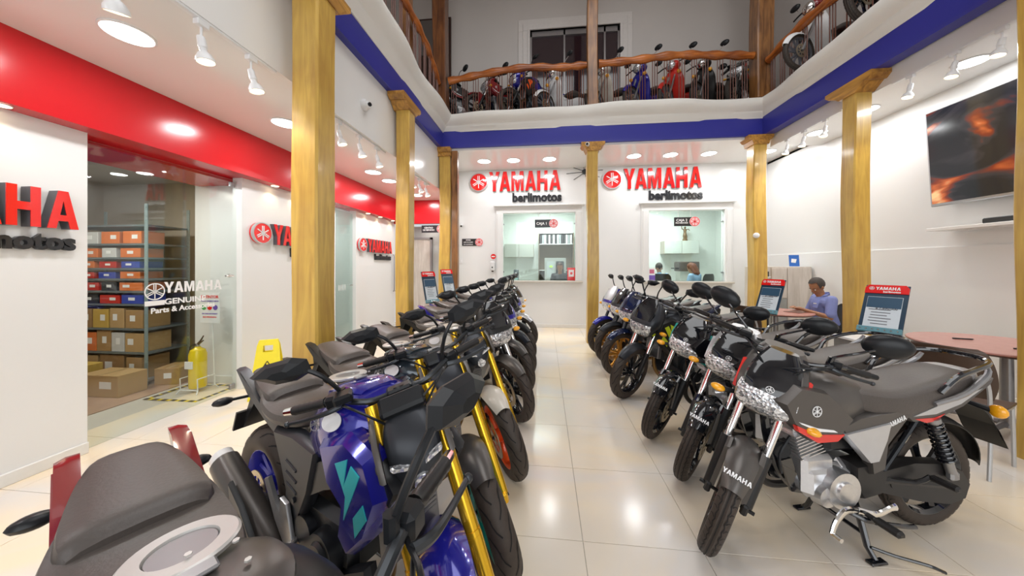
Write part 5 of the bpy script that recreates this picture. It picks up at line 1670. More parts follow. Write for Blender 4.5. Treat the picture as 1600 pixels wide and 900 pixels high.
MB().box((0, 0, 0), (.05, 2.0, 1.15), bev=.008).build('housing', mat('silver_bezel', (.45, .46, .48), .3, metal=.6), t, M=tilt)
MB().box((-.0265, 0, .008), (.003, 1.955, 1.10)).build('screen', screen_mat(), t, M=tilt)
MB().box((.06, 0, 0), (.10, .35, .35), bev=.01).build('wall_bracket', PLASB, t)
t = empty('wall_shelf', (4.70, 3.40, 1.875), 0, 'thin white shelf on the right wall under the television', 'shelf')
MB().box((0, 0, 0), (.26, 1.75, .035), bev=.003).build('shelf_board', WHITE, t)
t = empty('soundbar', (4.68, 3.35, 1.895), 0, 'black soundbar on the shelf below the television', 'speaker')
MB().box((0, .0, .03), (.09, 1.0, .06), bev=.012).build('housing', PLASB, t)
MB().box((-.046, 0, .03), (.003, .96, .045)).build('grille', mat('speaker_grille', (.03, .03, .03), .8, noise=.4, scale=200), t)

# cabinet in the corner with brochures
t = empty('cabinet', (4.36, 6.20, 0), 0, 'pale wood and grey cabinet in the corner behind the seated man', 'cabinet')
GCB = mat('grey_cabinet_door', (.30, .30, .28), .45)
B(-.44, .44, 0, .42, 0, 1.43, None, .003).build('body', PALEWOOD, t)
B(.03, .43, -.018, -.001, .04, 1.41, None, .003).build('tall_door', PALEWOOD, t)
B(-.24, .02, -.018, -.001, .86, 1.41, None, .003).build('door', PALEWOOD, t)
d1 = B(-.24, .02, -.018, -.001, .04, .85, None, .003).build('door', GCB, t)
MB().cyl((-.21, -.018, .66), (-.21, -.04, .66), .010, 10).build('knob', STEEL, d1)
d1 = B(-.43, -.25, -.018, -.001, .04, .85, None, .003).build('door', GCB, t)
for z in (.87, 1.05, 1.23):
    B(-.43, -.25, -.012, .0, z, z + .02).build('shelf_board', SIGNWH, t)
for k, z in enumerate((.89, 1.07, 1.25)):
    o = B(-.42, -.28, -.011, -.001, z, z + .09).build('document_tray', LETBLK if k else mat('brown_tray', (.12, .06, .04), .5), t)
def holder(x, y, z, w, h, m, label):
    t = empty('brochure_holder', (x, y, z), -.15, label, 'brochure holder')
    MB().plate([(-w / 2, 0), (w / 2, 0), (w / 2, h), (-w / 2, h)], 0, .004, M=Matrix.Rotation(-.12, 4, 'X')).build('sheet', m, t)
    MB().box((0, .04, .003), (w, .10, .006)).build('base', PLASW, t)
    return t
h1 = holder(4.08, 6.34, 1.43, .16, .21, SIGNWH, 'white leaflet holder at the left on top of the corner cabinet')
h2 = holder(4.62, 6.34, 1.43, .16, .22, mat('brochure_blue', (.03, .14, .50), .3), 'blue brochure holder at the right on top of the corner cabinet')
MB().plate([(-.05, .08), (.02, .07), (.04, .14), (-.04, .15)], -.002, -.001, M=Matrix.Rotation(-.12, 4, 'X')).build('sheet_picture', SIGNWH, h2)

# round tables
TAB = mat('rose_laminate', (.52, .25, .21), .25, noise=.12, scale=12)
TBB = mat('table_edge_brown', (.08, .035, .03), .4)
def rtable(x, y, r, label):
    t = empty('round_table', (x, y, 0), 0, label, 'table', 'round tables for customers')
    MB().lathe([(0, .728), (r - .012, .728), (r, .735), (r, .746), (r - .004, .75), (0, .75)], 56).build('tabletop', TAB, t)
    MB().lathe([(r - .03, .715), (r - .006, .728), (r - .03, .728)], 56, closed=True).build('edge_band', TBB, t)
    MB().lathe([(.045, .03), (.04, .10), (.035, .70), (.10, .727)], 20).build('pedestal', STEEL, t)
    for k in range(4):
        M = Matrix.Rotation(k * PI / 2 + .4, 4, 'Z')
        MB().tube([(.03, 0, .06), (.20, 0, .05), (.34, 0, .018)], [.024, .02, .016], 8, 3).build('foot', STEEL, t, M=M)
    return t
rtable(4.05, 3.20, .56, 'rose-topped round table against the right wall, near the picture edge')
rtable(3.55, 5.25, .45, 'rose-topped round table where the man in blue sits')
def pen(x, y, a, label, m):
    t = empty('pen', (x, y, .7565), a, label, 'pen', 'pens on the near round table')
    MB().tube([(-.07, 0, 0), (.06, 0, 0), (.072, 0, 0)], [.0062, .0062, .002], 8).build('barrel', m, t)
    MB().tube([(-.075, 0, 0), (-.03, 0, 0)], .0068, 8).build('pen_cap', LETBLK, t)
pen(3.95, 3.40, -.2, 'short black pen on the near round table', LETBLK)
pen(3.98, 3.05, .1, 'slim pen with a black cap at the table end nearer the camera', STEEL)
t = empty('paper_sheet', (3.45, 5.35, .7505), .3, 'white papers spread at the left on the man’s table', 'paper')
MB().box((0, 0, .002), (.30, .21, .004)).build('sheet', SIGNWH, t)
MB().box((.05, .04, .0055), (.28, .20, .002), yaw=.2).build('sheet', SIGNWH, t)
t = empty('magazine', (3.78, 5.15, .7505), .5, 'open brown magazine under the seated man’s hands', 'magazine')
MB().loft([[(-.14, 0, .010), (-.14, .10, .008), (-.14, .10, .002), (-.14, 0, .001)], [(0, 0, .004), (0, .10, .004), (0, .10, .001), (0, 0, .001)], [(.14, 0, .012), (.14, .10, .01), (.14, .10, .002), (.14, 0, .001)]], 4).build('pages', mat('magazine_brown', (.22, .12, .09), .4), t)

CHB = mat('chair_brown_shell', (.075, .045, .03), .38)
CHG = mat('chair_grey_tube', (.50, .50, .50), .35, metal=.5)
def chair(x, y, rz, label, shell=CHB, z=0.0):
    t = empty('chair', (x, y, z), math.radians(rz), label, 'chair', 'shell chairs at the round tables')
    rows_ = []
    for i, (px, pz, w) in enumerate(crm([(.22, .43, .20), (.18, .455, .22), (.0, .445, .225), (-.14, .45, .22)], 4)):
        rows_.append([(px - .02 * q * q, w * q, pz + .02 * q * q) for q in [k / 5 for k in range(-5, 6)]])
    MB().strip(rows_, thick=.012).build('seat', shell, t)
    rows_ = []
    for px, pz, w in crm([(-.17, .52, .20), (-.20, .62, .225), (-.235, .74, .225), (-.26, .84, .20), (-.265, .87, .16)], 4):
        rows_.append([(px + .05 * q * q, w * q, pz) for q in [k / 5 for k in range(-5, 6)]])
    MB().strip(rows_, thick=-.012).build('backrest', shell, t)
    for s in (-1, 1):
        MB().tube([(.20, s * .20, 0), (.19, s * .20, .20), (.17, s * .20, .44)], .011, 8, 3).build('leg', CHG, t)
        MB().tube([(-.24, s * .21, 0), (-.20, s * .205, .25), (-.185, s * .20, .45), (-.20, s * .20, .60), (-.225, s * .19, .70)], .011, 8, 3).build('leg', CHG, t)
        MB().tube([(.17, s * .20, .43), (-.19, s * .20, .43)], .010, 8).build('seat_rail', CHG, t)
    return t
chair(3.10, 2.72, 25, 'brown shell chair with grey legs behind the nearest right bike')
chair(4.42, 2.50, 100, 'dark shell chair beyond the near round table by the right wall', mat('chair_dark_shell', (.03, .03, .032), .4))
chair(3.08, 4.98, 20, 'brown shell chair turned to the man’s table, seen from behind')
t = empty('swivel_chair', (4.45, 2.95, 0), 2.2, 'black swivel chair foot with castors by the right wall', 'chair')
for k in range(5):
    M = Matrix.Rotation(k * 2 * PI / 5, 4, 'Z')
    lg = MB().tube([(.02, 0, .10), (.25, 0, .075)], [.022, .016], 8, M=M).build('base_arm', PLASB, t)
    MB().ball((.26, 0, .034), .034, 12, M=M, sc=(1, .8, 1)).build('castor', PLASB, lg)
MB().cyl((0, 0, .08), (0, 0, .42), .025, 12).build('gas_lift', STEEL, t)
MB().loft([se(-.20, .47, .42, .16, 3), se(0, .48, .42, .21, 3), se(.20, .47, .42, .18, 3)], 4).build('seat', PLASB, t)
t = empty('storage_box', (3.35, 3.72, .0), 0, 'grey box with pale lid behind the second right bike seat', 'box')
MB().box((0, 0, .33), (.30, .26, .66), bev=.01).build('box_body', mat('box_grey', (.20, .19, .18), .5), t)
MB().box((0, 0, .675), (.32, .28, .03), bev=.006).build('box_lid', SIGNWH, t)

# price display stands
def stand(x, y, rz, label, lean=.35, top=1.30, w=.25, bl=True):
    """panel faces local -y"""
    t = empty('price_stand', (x, y, 0), math.radians(rz), label, 'display stand', 'price stands beside the motorcycles')
    MB().lathe([(0, 0), (.15, 0), (.15, .008), (.02, .014), (0, .014)], 28).build('base', DSTEEL, t)
    MB().cyl((0, 0, .01), (0, .0, .86), .011, 10).build('pole', DSTEEL, t)
    M = Matrix.Translation((0, -.06, .84)) @ Matrix.Rotation(-lean, 4, 'X')
    H = top - .84 + .03
    bd = MB().box((0, 0, H / 2), (w, .014, H), M, bev=.003).build('board', mat('stand_navy', (.012, .04, .075), .3), t)
    MB().box((0, -.009, H * .42), (w * .80, .004, H * .66), M).build('price_sheet', mat('sheet_white', (.62, .68, .72), .4), bd)
    MB().box((0, -.0125, H * .63), (w * .78, .003, H * .22), M).build('sheet_picture', mat('sheet_navy', (.02, .07, .13), .35), bd)
    A = [(-w / 2, H - .085), (w / 2, H - .085), (w / 2, H - .03), (w * .42, H), (-w * .42, H), (-w / 2, H - .03)]
    MB().plate(A, -.016, -.006, M=M).build('header', LETRED, bd)
    wm = word_mb(.030, .002)
    wm.build('lettering', SIGNWH, bd, M=M @ frame((.01, -.017, H - .052), WX, WZ))
    forks_mb(.017, .002).build('emblem', SIGNWH, bd, M=M @ frame((-.092, -.017, H - .037), WX, WZ))
    put('lettering', text_mesh('berlimotos', .024, .001, .0008), SIGNWH, bd, M=M @ frame((.035, -.017, H - .070), WX, WZ))
    for i in range(6):
        put('price_line', MB().box((-.02 + .01 * (i % 2), -.0125, H * .48 - i * .028), (w * (.5 - .06 * (i % 3)), .001, .006)).mesh('price_line', 0), LETGRY, bd, M=M)
    put('lettering', text_mesh('$ 7.890.000', .028, .001, .0006), LETGRY, bd, M=M @ frame((.02, -.0125, H * .50 + .005), WX, WZ))
    MB().box((0, -.012, .03), (w * 1.02, .03, .05), M, bev=.004).build('strip', mat('strip_teal', (.12, .28, .33), .35), bd)
    for i in range(7):
        MB().cyl((-w * .42 + i * w * .14, -.026, .03), (-w * .42 + i * w * .14, -.029, .03), .006, 8, M=M).build('stud', CHROME, bd)
    return t
stand(3.02, 3.16, -58, 'price stand with red header between the man and the near round table', .50, 1.29, .27)
stand(2.82, 4.30, -58, 'price stand with red header left of the seated man', .48, 1.29, .25)
stand(-1.86, 4.98, 52, 'price stand nearer the camera of the two beside the left posts', .30, 1.34, .25)
stand(-1.76, 5.66, 52, 'price stand farther back beside the left corner post', .30, 1.37, .25)

# ================================================================== OFFICES
t = empty('wall_cabinet', (-.77, 9.40, 1.70), 0, 'pale grey wall cabinet with two doors in the first office', 'cabinet')
B(-.44, .44, 0, .30, 0, .40).build('body', PALEWOOD, t)
for a, b in ((-.435, -.005), (.005, .435)):
    B(a, b, -.018, 0, .005, .395, None, .003).build('door', mat('office_door_grey', (.45, .46, .42), .4), t)
t = empty('niche_shelf', (.33, 9.2, .25), 0, 'tall wooden niche with binders and equipment in the first office', 'shelf')
NB = mat('niche_brown', (.22, .17, .12), .5)
B(-.50, .50, .40, .45, 0, 2.15).build('back_panel', NB, t)
for x in (-.51, .49):
    B(x, x + .02, 0, .45, 0, 2.15).build('side_panel', NB, t)
for z in (.55, 1.05, 1.82, 2.14):
    B(-.49, .49, .05, .40, z, z + .02).build('shelf_board', SIGNWH, t)
bmesh_ = MB().box((0, 0, .13), (.052, .22, .26), bev=.003).mesh('binder', 0)
for k in range(15):
    o = put('binder', bmesh_, (SIGNWH, mat('binder_grey', (.35, .38, .4), .5), SIGNWH, mat('binder_black', (.05, .05, .055), .5))[k % 4 if k % 5 else 3], None, loc=(-.11 + k * .0625, 9.38, 2.092), rot=(0, 0, 0))
    tag(o, 'one of the upright office binders on the niche shelf of the first office', 'binder', 'binders on the niche shelf')
t = empty('equipment_rack', (.30, 9.0, .25), 0, 'grey rack with office machines in the first office', 'rack')
B(-.30, .30, -.02, .30, 0, 1.42).build('cabinet_body', mat('rack_grey', (.42, .44, .42), .4), t)
B(-.24, -.02, -.03, -.02, .86, 1.32).build('machine_panel', mat('rack_pale', (.5, .55, .56), .4), t)
B(.02, .24, -.03, -.02, .80, 1.32).build('machine_panel', LETBLK, t)
B(-.16, -.08, -.04, -.03, 1.15, 1.20).build('display', mat('display_green', (.45, .8, .1), emit=.8), t)
for x, y, z, lab in ((-.78, 8.6, 1.0, 'grey computer on the desk of the first office'),):
    t = empty('computer', (x, y, z), .1, lab, 'computer')
    B(-.07, .07, -.12, .12, 0, .34, None, .01).build('case', mat('computer_grey', (.13, .15, .17), .4), t)
    B(-.02, .02, -.13, -.12, .26, .29).build('drive', STEEL, t)
def desk(x0, x1, y0, y1, label):
    t = empty('desk', ((x0 + x1) / 2, (y0 + y1) / 2, .25), 0, label, 'desk')
    w, d = (x1 - x0) / 2, (y1 - y0) / 2
    B(-w, w, -d, d, .72, .75, None, .004).build('desktop', PALEWOOD, t)
    for sx in (-w + .03, w - .03):
        B(sx - .02, sx + .02, -d + .03, d - .03, 0, .72).build('side_panel', PALEWOOD, t)
desk(-1.4, 1.1, 8.35, 8.95, 'pale desk behind the first cashier window')
desk(1.7, 4.6, 8.75, 9.3, 'pale desk along the back of the second office')
t = empty('card_terminal', (-.72, 7.80, 1.0), 0, 'small pale payment terminal inside the first window', 'terminal')
B(-.06, .06, -.04, .04, .0, .14, None, .008).build('case', mat('terminal_teal', (.35, .55, .55), .4), t)
B(-.045, .045, -.045, -.04, .07, .125).build('display', mat('display_pale', (.6, .8, .8), .3), t)
B(-.04, .04, -.03, .05, -.02, .0).build('stand_foot', STEEL, t)
desk(-1.5, 1.2, 7.62, 7.95, 'counter board inside the first window')
for x, w, lab in ((2.56, .62, 'pale wall cabinet at the left of the second office'), (3.88, .95, 'pale wall cabinet under the statuette in the second office')):
    t = empty('wall_cabinet', (x, 9.38, 1.79), 0, lab, 'cabinet')
    B(-w / 2, w / 2, 0, .32, 0, .37).build('body', PALEWOOD, t)
    for a, b in ((-w / 2 + .01, -.005), (.005, w / 2 - .01)):
        B(a, b, -.018, 0, .005, .365, None, .003).build('door', mat('office_door_pale', (.60, .64, .60), .35), t)
t = empty('statuette', (4.02, 9.5, 2.16), 0, 'bronze statuette with raised arms on the second office cabinet', 'statuette')
mb = MB()
mb.lathe([(0, 0), (.07, 0), (.065, .05), (.05, .06), (.045, .10), (.06, .14), (.045, .20), (.035, .26), (.045, .31), (.03, .345), (.016, .355), (0, .36)], 18)
mb.ball((0, 0, .385), .030, 12)
mb.tube([(-.03, 0, .32), (-.09, -.01, .35), (-.10, -.01, .43)], [.014, .012, .009], 8)
mb.tube([(.03, 0, .32), (.10, -.01, .34), (.12, -.01, .29)], [.014, .012, .009], 8)
mb.tube([(.0, -.03, .18), (.03, -.05, .10), (.02, -.04, .03)], [.022, .018, .014], 8)
mb.build('figure', mat('statue_bronze', (.18, .12, .07), .4, metal=.5), t)
t = empty('printer', (3.85, 9.0, 1.0), 0, 'dark printer on the desk of the second office', 'printer')
B(-.26, .26, -.18, .18, .30, .56, None, .02).build('case', mat('printer_brown', (.10, .085, .08), .45), t)
B(-.36, -.22, -.15, .12, .36, .39).build('paper_tray', LETBLK, t)
B(-.22, .22, -.14, .16, 0, .30).build('cabinet_base', mat('office_door_pale', (.60, .64, .60), .35), t)
t = empty('monitor', (3.0, 8.85, 1.0), 0, 'dark low monitor on the second office desk', 'monitor')
B(-.20, .20, -.01, .01, .04, .22, None, .004).build('housing', LETBLK, t)
B(-.06, .06, -.06, .06, 0, .01).build('foot', LETBLK, t)
B(-.012, .012, 0, .015, .0, .06).build('neck', LETBLK, t)

# ================================================================== PEOPLE
def capsule(mb, a, b, ra, rb, n=12):
    a, b = Vector(a), Vector(b)
    d = (b - a)
    L = d.length
    t = d.normalized() if L > 1e-6 else Vector((0, 0, 1))
    pts, rr = [], []
    for k in range(4):
        q = PI / 2 * (k + .35) / 4.35
        pts.append(a - t * ra * math.cos(q)); rr.append(ra * math.sin(q))
    for k in range(5):
        pts.append(a.lerp(b, k / 4)); rr.append(ra + (rb - ra) * k / 4)
    for k in range(3, -1, -1):
        q = PI / 2 * (k + .35) / 4.35
        pts.append(b + t * rb * math.cos(q)); rr.append(rb * math.sin(q))
    mb.tube(pts, rr, n)
def remesh(mb, name, vox, smooth=3):
    me = mb.mesh(name, 0)
    o = bpy.data.objects.new('remesh_tmp', me)
    COL.objects.link(o)
    m = o.modifiers.new('r', 'REMESH')
    m.mode = 'VOXEL'
    m.voxel_size = vox
    s_ = o.modifiers.new('s', 'SMOOTH')
    s_.iterations = smooth
    s_.factor = .5
    bpy.context.view_layer.update()
    out = bpy.data.meshes.new_from_object(o.evaluated_get(bpy.context.evaluated_depsgraph_get()))
    bpy.data.objects.remove(o)
    out.name = name
    out.polygons.foreach_set('use_smooth', [True] * len(out.polygons))
    return out
def person(x, y, z, rz, label, skin, hair, shirt, trous, pitch=.5, arms='table', hairlen=0, turn=0.0, detail=True, vox=.008, sleeve=True):
    """seated figure facing local +x, seat at .45"""
    t = empty('person', (x, y, z), math.radians(rz), label, 'person')
    hip, chest, neck = (0, 0, .53), (.05, 0, .86), (.075, 0, 1.00)
    HM = Matrix.Translation((.10, 0, 1.09)) @ Matrix.Rotation(turn, 4, 'Z') @ Matrix.Rotation(pitch, 4, 'Y')
    sh = [(.04, s * .165, .945) for s in (-1, 1)]
    if arms == 'table':
        el = [(.10, s * .235, .70) for s in (-1, 1)]
        wr = [(.33, s * .10, .785) for s in (-1, 1)]
    else:
        el = [(.08, s * .22, .70) for s in (-1, 1)]
        wr = [(.30, s * .16, .74) for s in (-1, 1)]
    b = MB()
    capsule(b, hip, (.03, 0, .70), .13, .115)
    capsule(b, (.03, 0, .70), chest, .115, .125)
    capsule(b, (.05, -.09, .90), (.05, .09, .90), .085, .085)
    capsule(b, (.06, 0, .93), (.09, 0, 1.06), .058, .052)
    # head in its own frame: x forward, z up, centre of skull at 0,0,.06
    b.ball((-.005, 0, .075), .098, 16, M=HM, sc=(1.0, .80, 1.05))
    b.ball((.030, 0, .01), .075, 14, M=HM, sc=(.85, .78, 1.1))
    b.ball((.045, 0, -.045), .042, 12, M=HM, sc=(.9, .9, .8))
    def hc(p, q, r1, r2):
        capsule(b, HM @ Vector(p), HM @ Vector(q), r1, r2, 8)
    hc((.088, 0, .055), (.104, 0, .018), .008, .013)
    hc((.078, -.032, .058), (.078, .032, .058), .014, .014)
    hc((.083, -.014, -.018), (.083, .014, -.018), .011, .011)
    for s in (-1, 1):
        b.ball((-.002, s * .080, .035), .026, 10, M=HM, sc=(.6, .35, 1.1))
        i = 0 if s < 0 else 1
        capsule(b, sh[i], el[i], .050, .040)
        capsule(b, el[i], wr[i], .038, .025)
        d = (Vector(wr[i]) - Vector(el[i])).normalized()
        side = Vector((0, -s, 0))
        pc = Vector(wr[i]) + d * .045
        capsule(b, Vector(wr[i]) + d * .01, pc + d * .025, .024, .026)
        up = Vector((0, 0, 1))
        sd = d.cross(up).normalized()
        for k, L in enumerate((.058, .068, .064, .050)):
            o0 = pc + d * .03 + sd * (-.027 + .018 * k)
            k1 = o0 + d * L * .5 + up * -.004
            k2 = k1 + (d * .6 - up * .7).normalized() * L * .45
            capsule(b, o0, k1, .0095, .0085, 6)
            capsule(b, k1, k2, .0085, .0072, 6)
        th0 = Vector(wr[i]) + d * .03 + side * .02
        capsule(b, th0, th0 + d * .035 + side * .022 - up * .006, .011, .009, 6)
        capsule(b, th0 + d * .035 + side * .022 - up * .006, th0 + d * .062 + side * .018 - up * .012, .009, .008, 6)
        capsule(b, (.0, s * .09, .52), (.40, s * .12, .50), .082, .058)
        capsule(b, (.40, s * .12, .50), (.36, s * .12, .12), .054, .038)
        capsule(b, (.34, s * .12, .06), (.50, s * .125, .045), .038, .034)
    put('body', remesh(b, 'body', vox), skin, t)
    c = MB()
    capsule(c, (0, 0, .56), (.03, 0, .70), .150, .138)
    capsule(c, (.03, 0, .70), (.05, 0, .86), .138, .142)
    capsule(c, (.05, -.10, .895), (.05, .10, .895), .097, .097)
    capsule(c, (.05, 0, .93), (.06, 0, .985), .085, .060)
    for i in (0, 1):
        m_ = Vector(sh[i]).lerp(Vector(el[i]), .86) if sleeve else el[i]
        capsule(c, sh[i], m_, .066, .062)
        if not sleeve:
            capsule(c, el[i], Vector(el[i]).lerp(Vector(wr[i]), .85), .052, .040)
    st_ = put('shirt', remesh(c, 'shirt', vox * 1.1, 4), shirt, t)
    if detail:
        cm = MB()
        for s in (-1, 1):
            cm.strip([[(.045, s * .062, 1.03), (.0, s * .055, 1.045), (-.03, 0, 1.05)], [(.125, s * .012, .985), (.07, s * .085, 1.0), (-.04, 0, 1.01)]], thick=.006)
        cm.build('collar', shirt, st_)
        pk = MB().box((.183, .075, .86), (.006, .075, .085), bev=.002, rot=Matrix.Rotation(-.25, 4, 'Y') @ Matrix.Rotation(.3, 4, 'Z'))
        pk.build('pocket', shirt, st_)
        MB().box((.190, .072, .885), (.004, .045, .014), rot=Matrix.Rotation(.3, 4, 'Z')).build('name_badge', SIGNWH, st_)
        MB().tube([(.04, -.06, 1.02), (.13, -.02, .94), (.175, .0, .86), (.18, .005, .80)], .0045, 6, 4).build('lanyard', mat('lanyard_red', (.35, .04, .06), .5), st_)
    p = MB()
    capsule(p, (-.02, 0, .52), (.04, 0, .56), .150, .135)
    for s in (-1, 1):
        capsule(p, (.0, s * .09, .52), (.41, s * .12, .505), .096, .070)
        capsule(p, (.41, s * .12, .50), (.365, s * .12, .11), .066, .056)
    put('trousers', remesh(p, 'trousers', vox * 1.2, 3), trous, t)
    for s in (-1, 1):
        MB().loft([se(.27, .10, .0, .035, 3), se(.33, .105, .0, .045, 3), se(.42, .085, .0, .048, 3), se(.52, .055, .0, .046, 3), se(.56, .035, .0, .03, 3)], 3, Matrix.Translation((0, s * .12, .003))).build('shoe', LETBLK, t)
    h = MB()
    h.ball((-.012, 0, .088), .104, 18, M=HM, sc=(1.0, .84, 1.0))
    hm = h.mesh('hair', 0)
    bm = bmesh.new()
    bm.from_mesh(hm)
    inv = HM.inverted()
    dl = [v for v in bm.verts if ((inv @ v.co).x > .045 and (inv @ v.co).z < .115) or ((inv @ v.co).z < .02 and (inv @ v.co).x > -.07) or (inv @ v.co).z < -.01]
    bmesh.ops.delete(bm, geom=dl, context='VERTS')
    bm.to_mesh(hm)
    bm.free()
    hm.polygons.foreach_set('use_smooth', [True] * len(hm.polygons))
    ho = put('hair', hm, hair, t)
    if hairlen:
        lh = MB()
        capsule(lh, HM @ Vector((-.06, 0, .07)), HM @ Vector((-.085, 0, .07 - hairlen)), .085, .05)
        capsule(lh, HM @ Vector((-.03, .05, .05)), HM @ Vector((-.05, .06, .05 - hairlen * .8)), .05, .035)
        capsule(lh, HM @ Vector((-.03, -.05, .05)), HM @ Vector((-.05, -.06, .05 - hairlen * .8)), .05, .035)
        put('long_hair', remesh(lh, 'long_hair', .014), hair, ho)
    EW = mat('eye_white', (.7, .68, .65), .2)
    for s in (-1, 1):
        e = MB().ball((.079, s * .031, .036), .0095, 10, M=HM).build('eye', EW, t)
        MB().ball((.0865, s * .031, .034), .0042, 8, M=HM).build('iris', LETBLK, e)
        MB().tube([HM @ Vector((.089, s * .016, .062)), HM @ Vector((.090, s * .034, .066)), HM @ Vector((.082, s * .050, .060))], .0032, 6).build('eyebrow', hair, t)
    MB().tube([HM @ Vector((.0925, -.018, -.018)), HM @ Vector((.0955, 0, -.017)), HM @ Vector((.0925, .018, -.018))], .0035, 6).build('mouth', mat('lips', (.22, .06, .045), .5), t)
    return t
SKB = mat('skin_brown', (.34, .155, .075), .5)
SKL = mat('skin_tan', (.45, .25, .16), .5)
HAIRG = mat('hair_dark_grey', (.055, .045, .04), .75, noise=.35, scale=120)
HAIRB = mat('hair_dark_brown', (.05, .018, .010), .6, noise=.3, scale=90)
SHB = mat('shirt_periwinkle', (.20, .24, .52), .7, noise=.1, scale=30, bump=.3)
SHL = mat('shirt_light_blue', (.28, .45, .66), .7)
TRD = mat('trousers_dark', (.022, .022, .028), .75)
person(4.22, 5.18, 0, 172, 'man in a periwinkle short-sleeved shirt reading at the round table', SKB, HAIRG, SHB, TRD, pitch=.50, turn=.25)
chair(4.28, 5.17, 172, 'dark shell chair the man in the blue shirt sits on', mat('chair_dark_shell', (.03, .03, .032), .4))
person(.40, 8.22, .25, -95, 'cashier with dark hair and dark jacket behind the first window', SKB, HAIRB, TRD, TRD, pitch=.25, arms='lap', detail=False, vox=.012, sleeve=False)
person(2.92, 8.35, .25, 80, 'grey-haired clerk in light blue seen from behind in the second window', SKL, HAIRG, SHL, TRD, pitch=.2, arms='lap', detail=False, vox=.012)
person(3.74, 8.20, .25, 125, 'clerk with reddish brown hair in light blue in the second window', SKL, mat('hair_auburn', (.16, .045, .02), .6), SHL, TRD, pitch=.5, arms='lap', hairlen=.20, detail=False, vox=.012)
def ochair(x, y, rz, label):
    t = empty('office_chair', (x, y, .25), math.radians(rz), label, 'chair', 'office chairs behind the windows')
    MB().loft([se(-.22, .45, .38, .18, 3), se(0, .455, .38, .23, 3), se(.22, .45, .38, .20, 3)], 4).build('seat', PLASB, t)
    MB().loft([sz_(.58, -.20, -.25, .18, 3), sz_(.75, -.215, -.27, .23, 3), sz_(.92, -.23, -.285, .22, 3), sz_(1.0, -.25, -.29, .16, 3)], 4).build('backrest', PLASB, t)
    MB().tube([(0, 0, .06), (0, 0, .38)], .03, 10).build('gas_lift', STEEL, t)
    MB().tube([(-.05, 0, .38), (-.24, 0, .42), (-.25, 0, .62)], .02, 8, 3).build('back_support', PLASB, t)
    for k in range(5):
        MB().tube([(0, 0, .08), (.24, 0, .03)], [.024, .016], 8).build('base_arm', PLASB, t, M=Matrix.Rotation(k * 2 * PI / 5 + .3, 4, 'Z'))
ochair(.40, 8.24, -95, 'black office chair of the cashier in the first office')
ochair(2.90, 8.31, 80, 'black office chair in front of the grey-haired clerk')
ochair(3.76, 8.17, 125, 'black office chair of the clerk with reddish hair')

# ================================================================== MOTORCYCLES IN THE HALL
GLT, GRT = 'motorcycles in the left row', 'motorcycles in the right row'
LH, LS = -25, -38
bike('naked', -.58, .45, -29, -4, dict(body=MATBLK, tail=BRED, tailaccent=BRED, fork=DSTEEL, slider=PLASB, rim=GLOBLK, fender=GLOBLK, shroud=MATBLK, accent=BRED, cover=GREYM, side=CHARC, muffler=GREYM),
     'matte black motorcycle nearest the camera at the bottom left, with deep red tail panels', GLT)
bike('naked', -.82, 1.25, LH, LS, dict(body=BIKEBLUE, tail=CHARC, shroud=BIKEBLUE, accent=CYAN, fork=GOLD, slider=GOLD, rim=BLUEWH, fender=BIKEBLUE, cover=BIKEBLUE, tagm=1, frame=CHARC, side=CHARC, emblem=STEEL),
     'racing blue motorcycle with gold fork and blue rear wheel, second in the left row', GLT)
bike('naked', -.87, 1.78, LH, LS, dict(body=TEALDK, tail=MATBLK, shroud=TEALDK, accent=CYAN, fork=GOLD, slider=GOLD, rim=TEAL, fender=GREYM, cover=TEALDK, tagm=1, emblem=STEEL),
     'dark grey motorcycle with teal front wheel and gold fork', GLT)
bike('naked', -.88, 2.44, LH, LS, dict(body=PEARL, tail=MATBLK, shroud=PEARL, accent=ORANGEW, fork=GOLD, slider=GOLD, rim=ORANGEW, fender=PEARL, cover=PEARL, tagm=1, emblem=LETBLK),
     'pearl white motorcycle with orange-red front wheel', GLT)
bike('street', -.90, 3.20, LH, -26, dict(body=MATBLK, tail=MATBLK, shroud=MATBLK, accent=GREYM, fork=CHROME, rim=GLOBLK, fender=GREYM),
     'black motorcycle with brownish grey mudguard behind the orange-wheeled one', GLT)
bike('street', -.92, 3.82, LH, -24, dict(body=BIKEBLUE, tail=BIKEBLUE, shroud=MATBLK, accent=BIKEBLUE, fork=CHROME, rim=GLOBLK, fender=GREYM, scoop=BIKEBLUE),
     'black and blue motorcycle, sixth from the camera in the left row', GLT)
bike('street', -.92, 4.36, LH, -24, dict(body=MATBLK, tail=MATBLK, shroud=CHARC, accent=SILVER, fork=CHROME, rim=GLOBLK, fender=CHARC),
     'charcoal motorcycle, seventh from the camera in the left row', GLT)
bike('street', -.94, 4.92, LH, -22, dict(body=BIKEBLUE, tail=MATBLK, shroud=BIKEBLUE, accent=CYAN, fork=SILVER, rim=GLOBLK, fender=MATBLK),
     'blue motorcycle, second from the far end of the left row', GLT)
bike('street', -.98, 5.70, LH + 4, -18, dict(body=MATBLK, tail=MATBLK, shroud=SILVER, accent=GREYM, fork=CHROME, rim=GLOBLK, fender=SILVER, cowl=SILVER),
     'silver and black motorcycle at the far end of the left row', GLT)

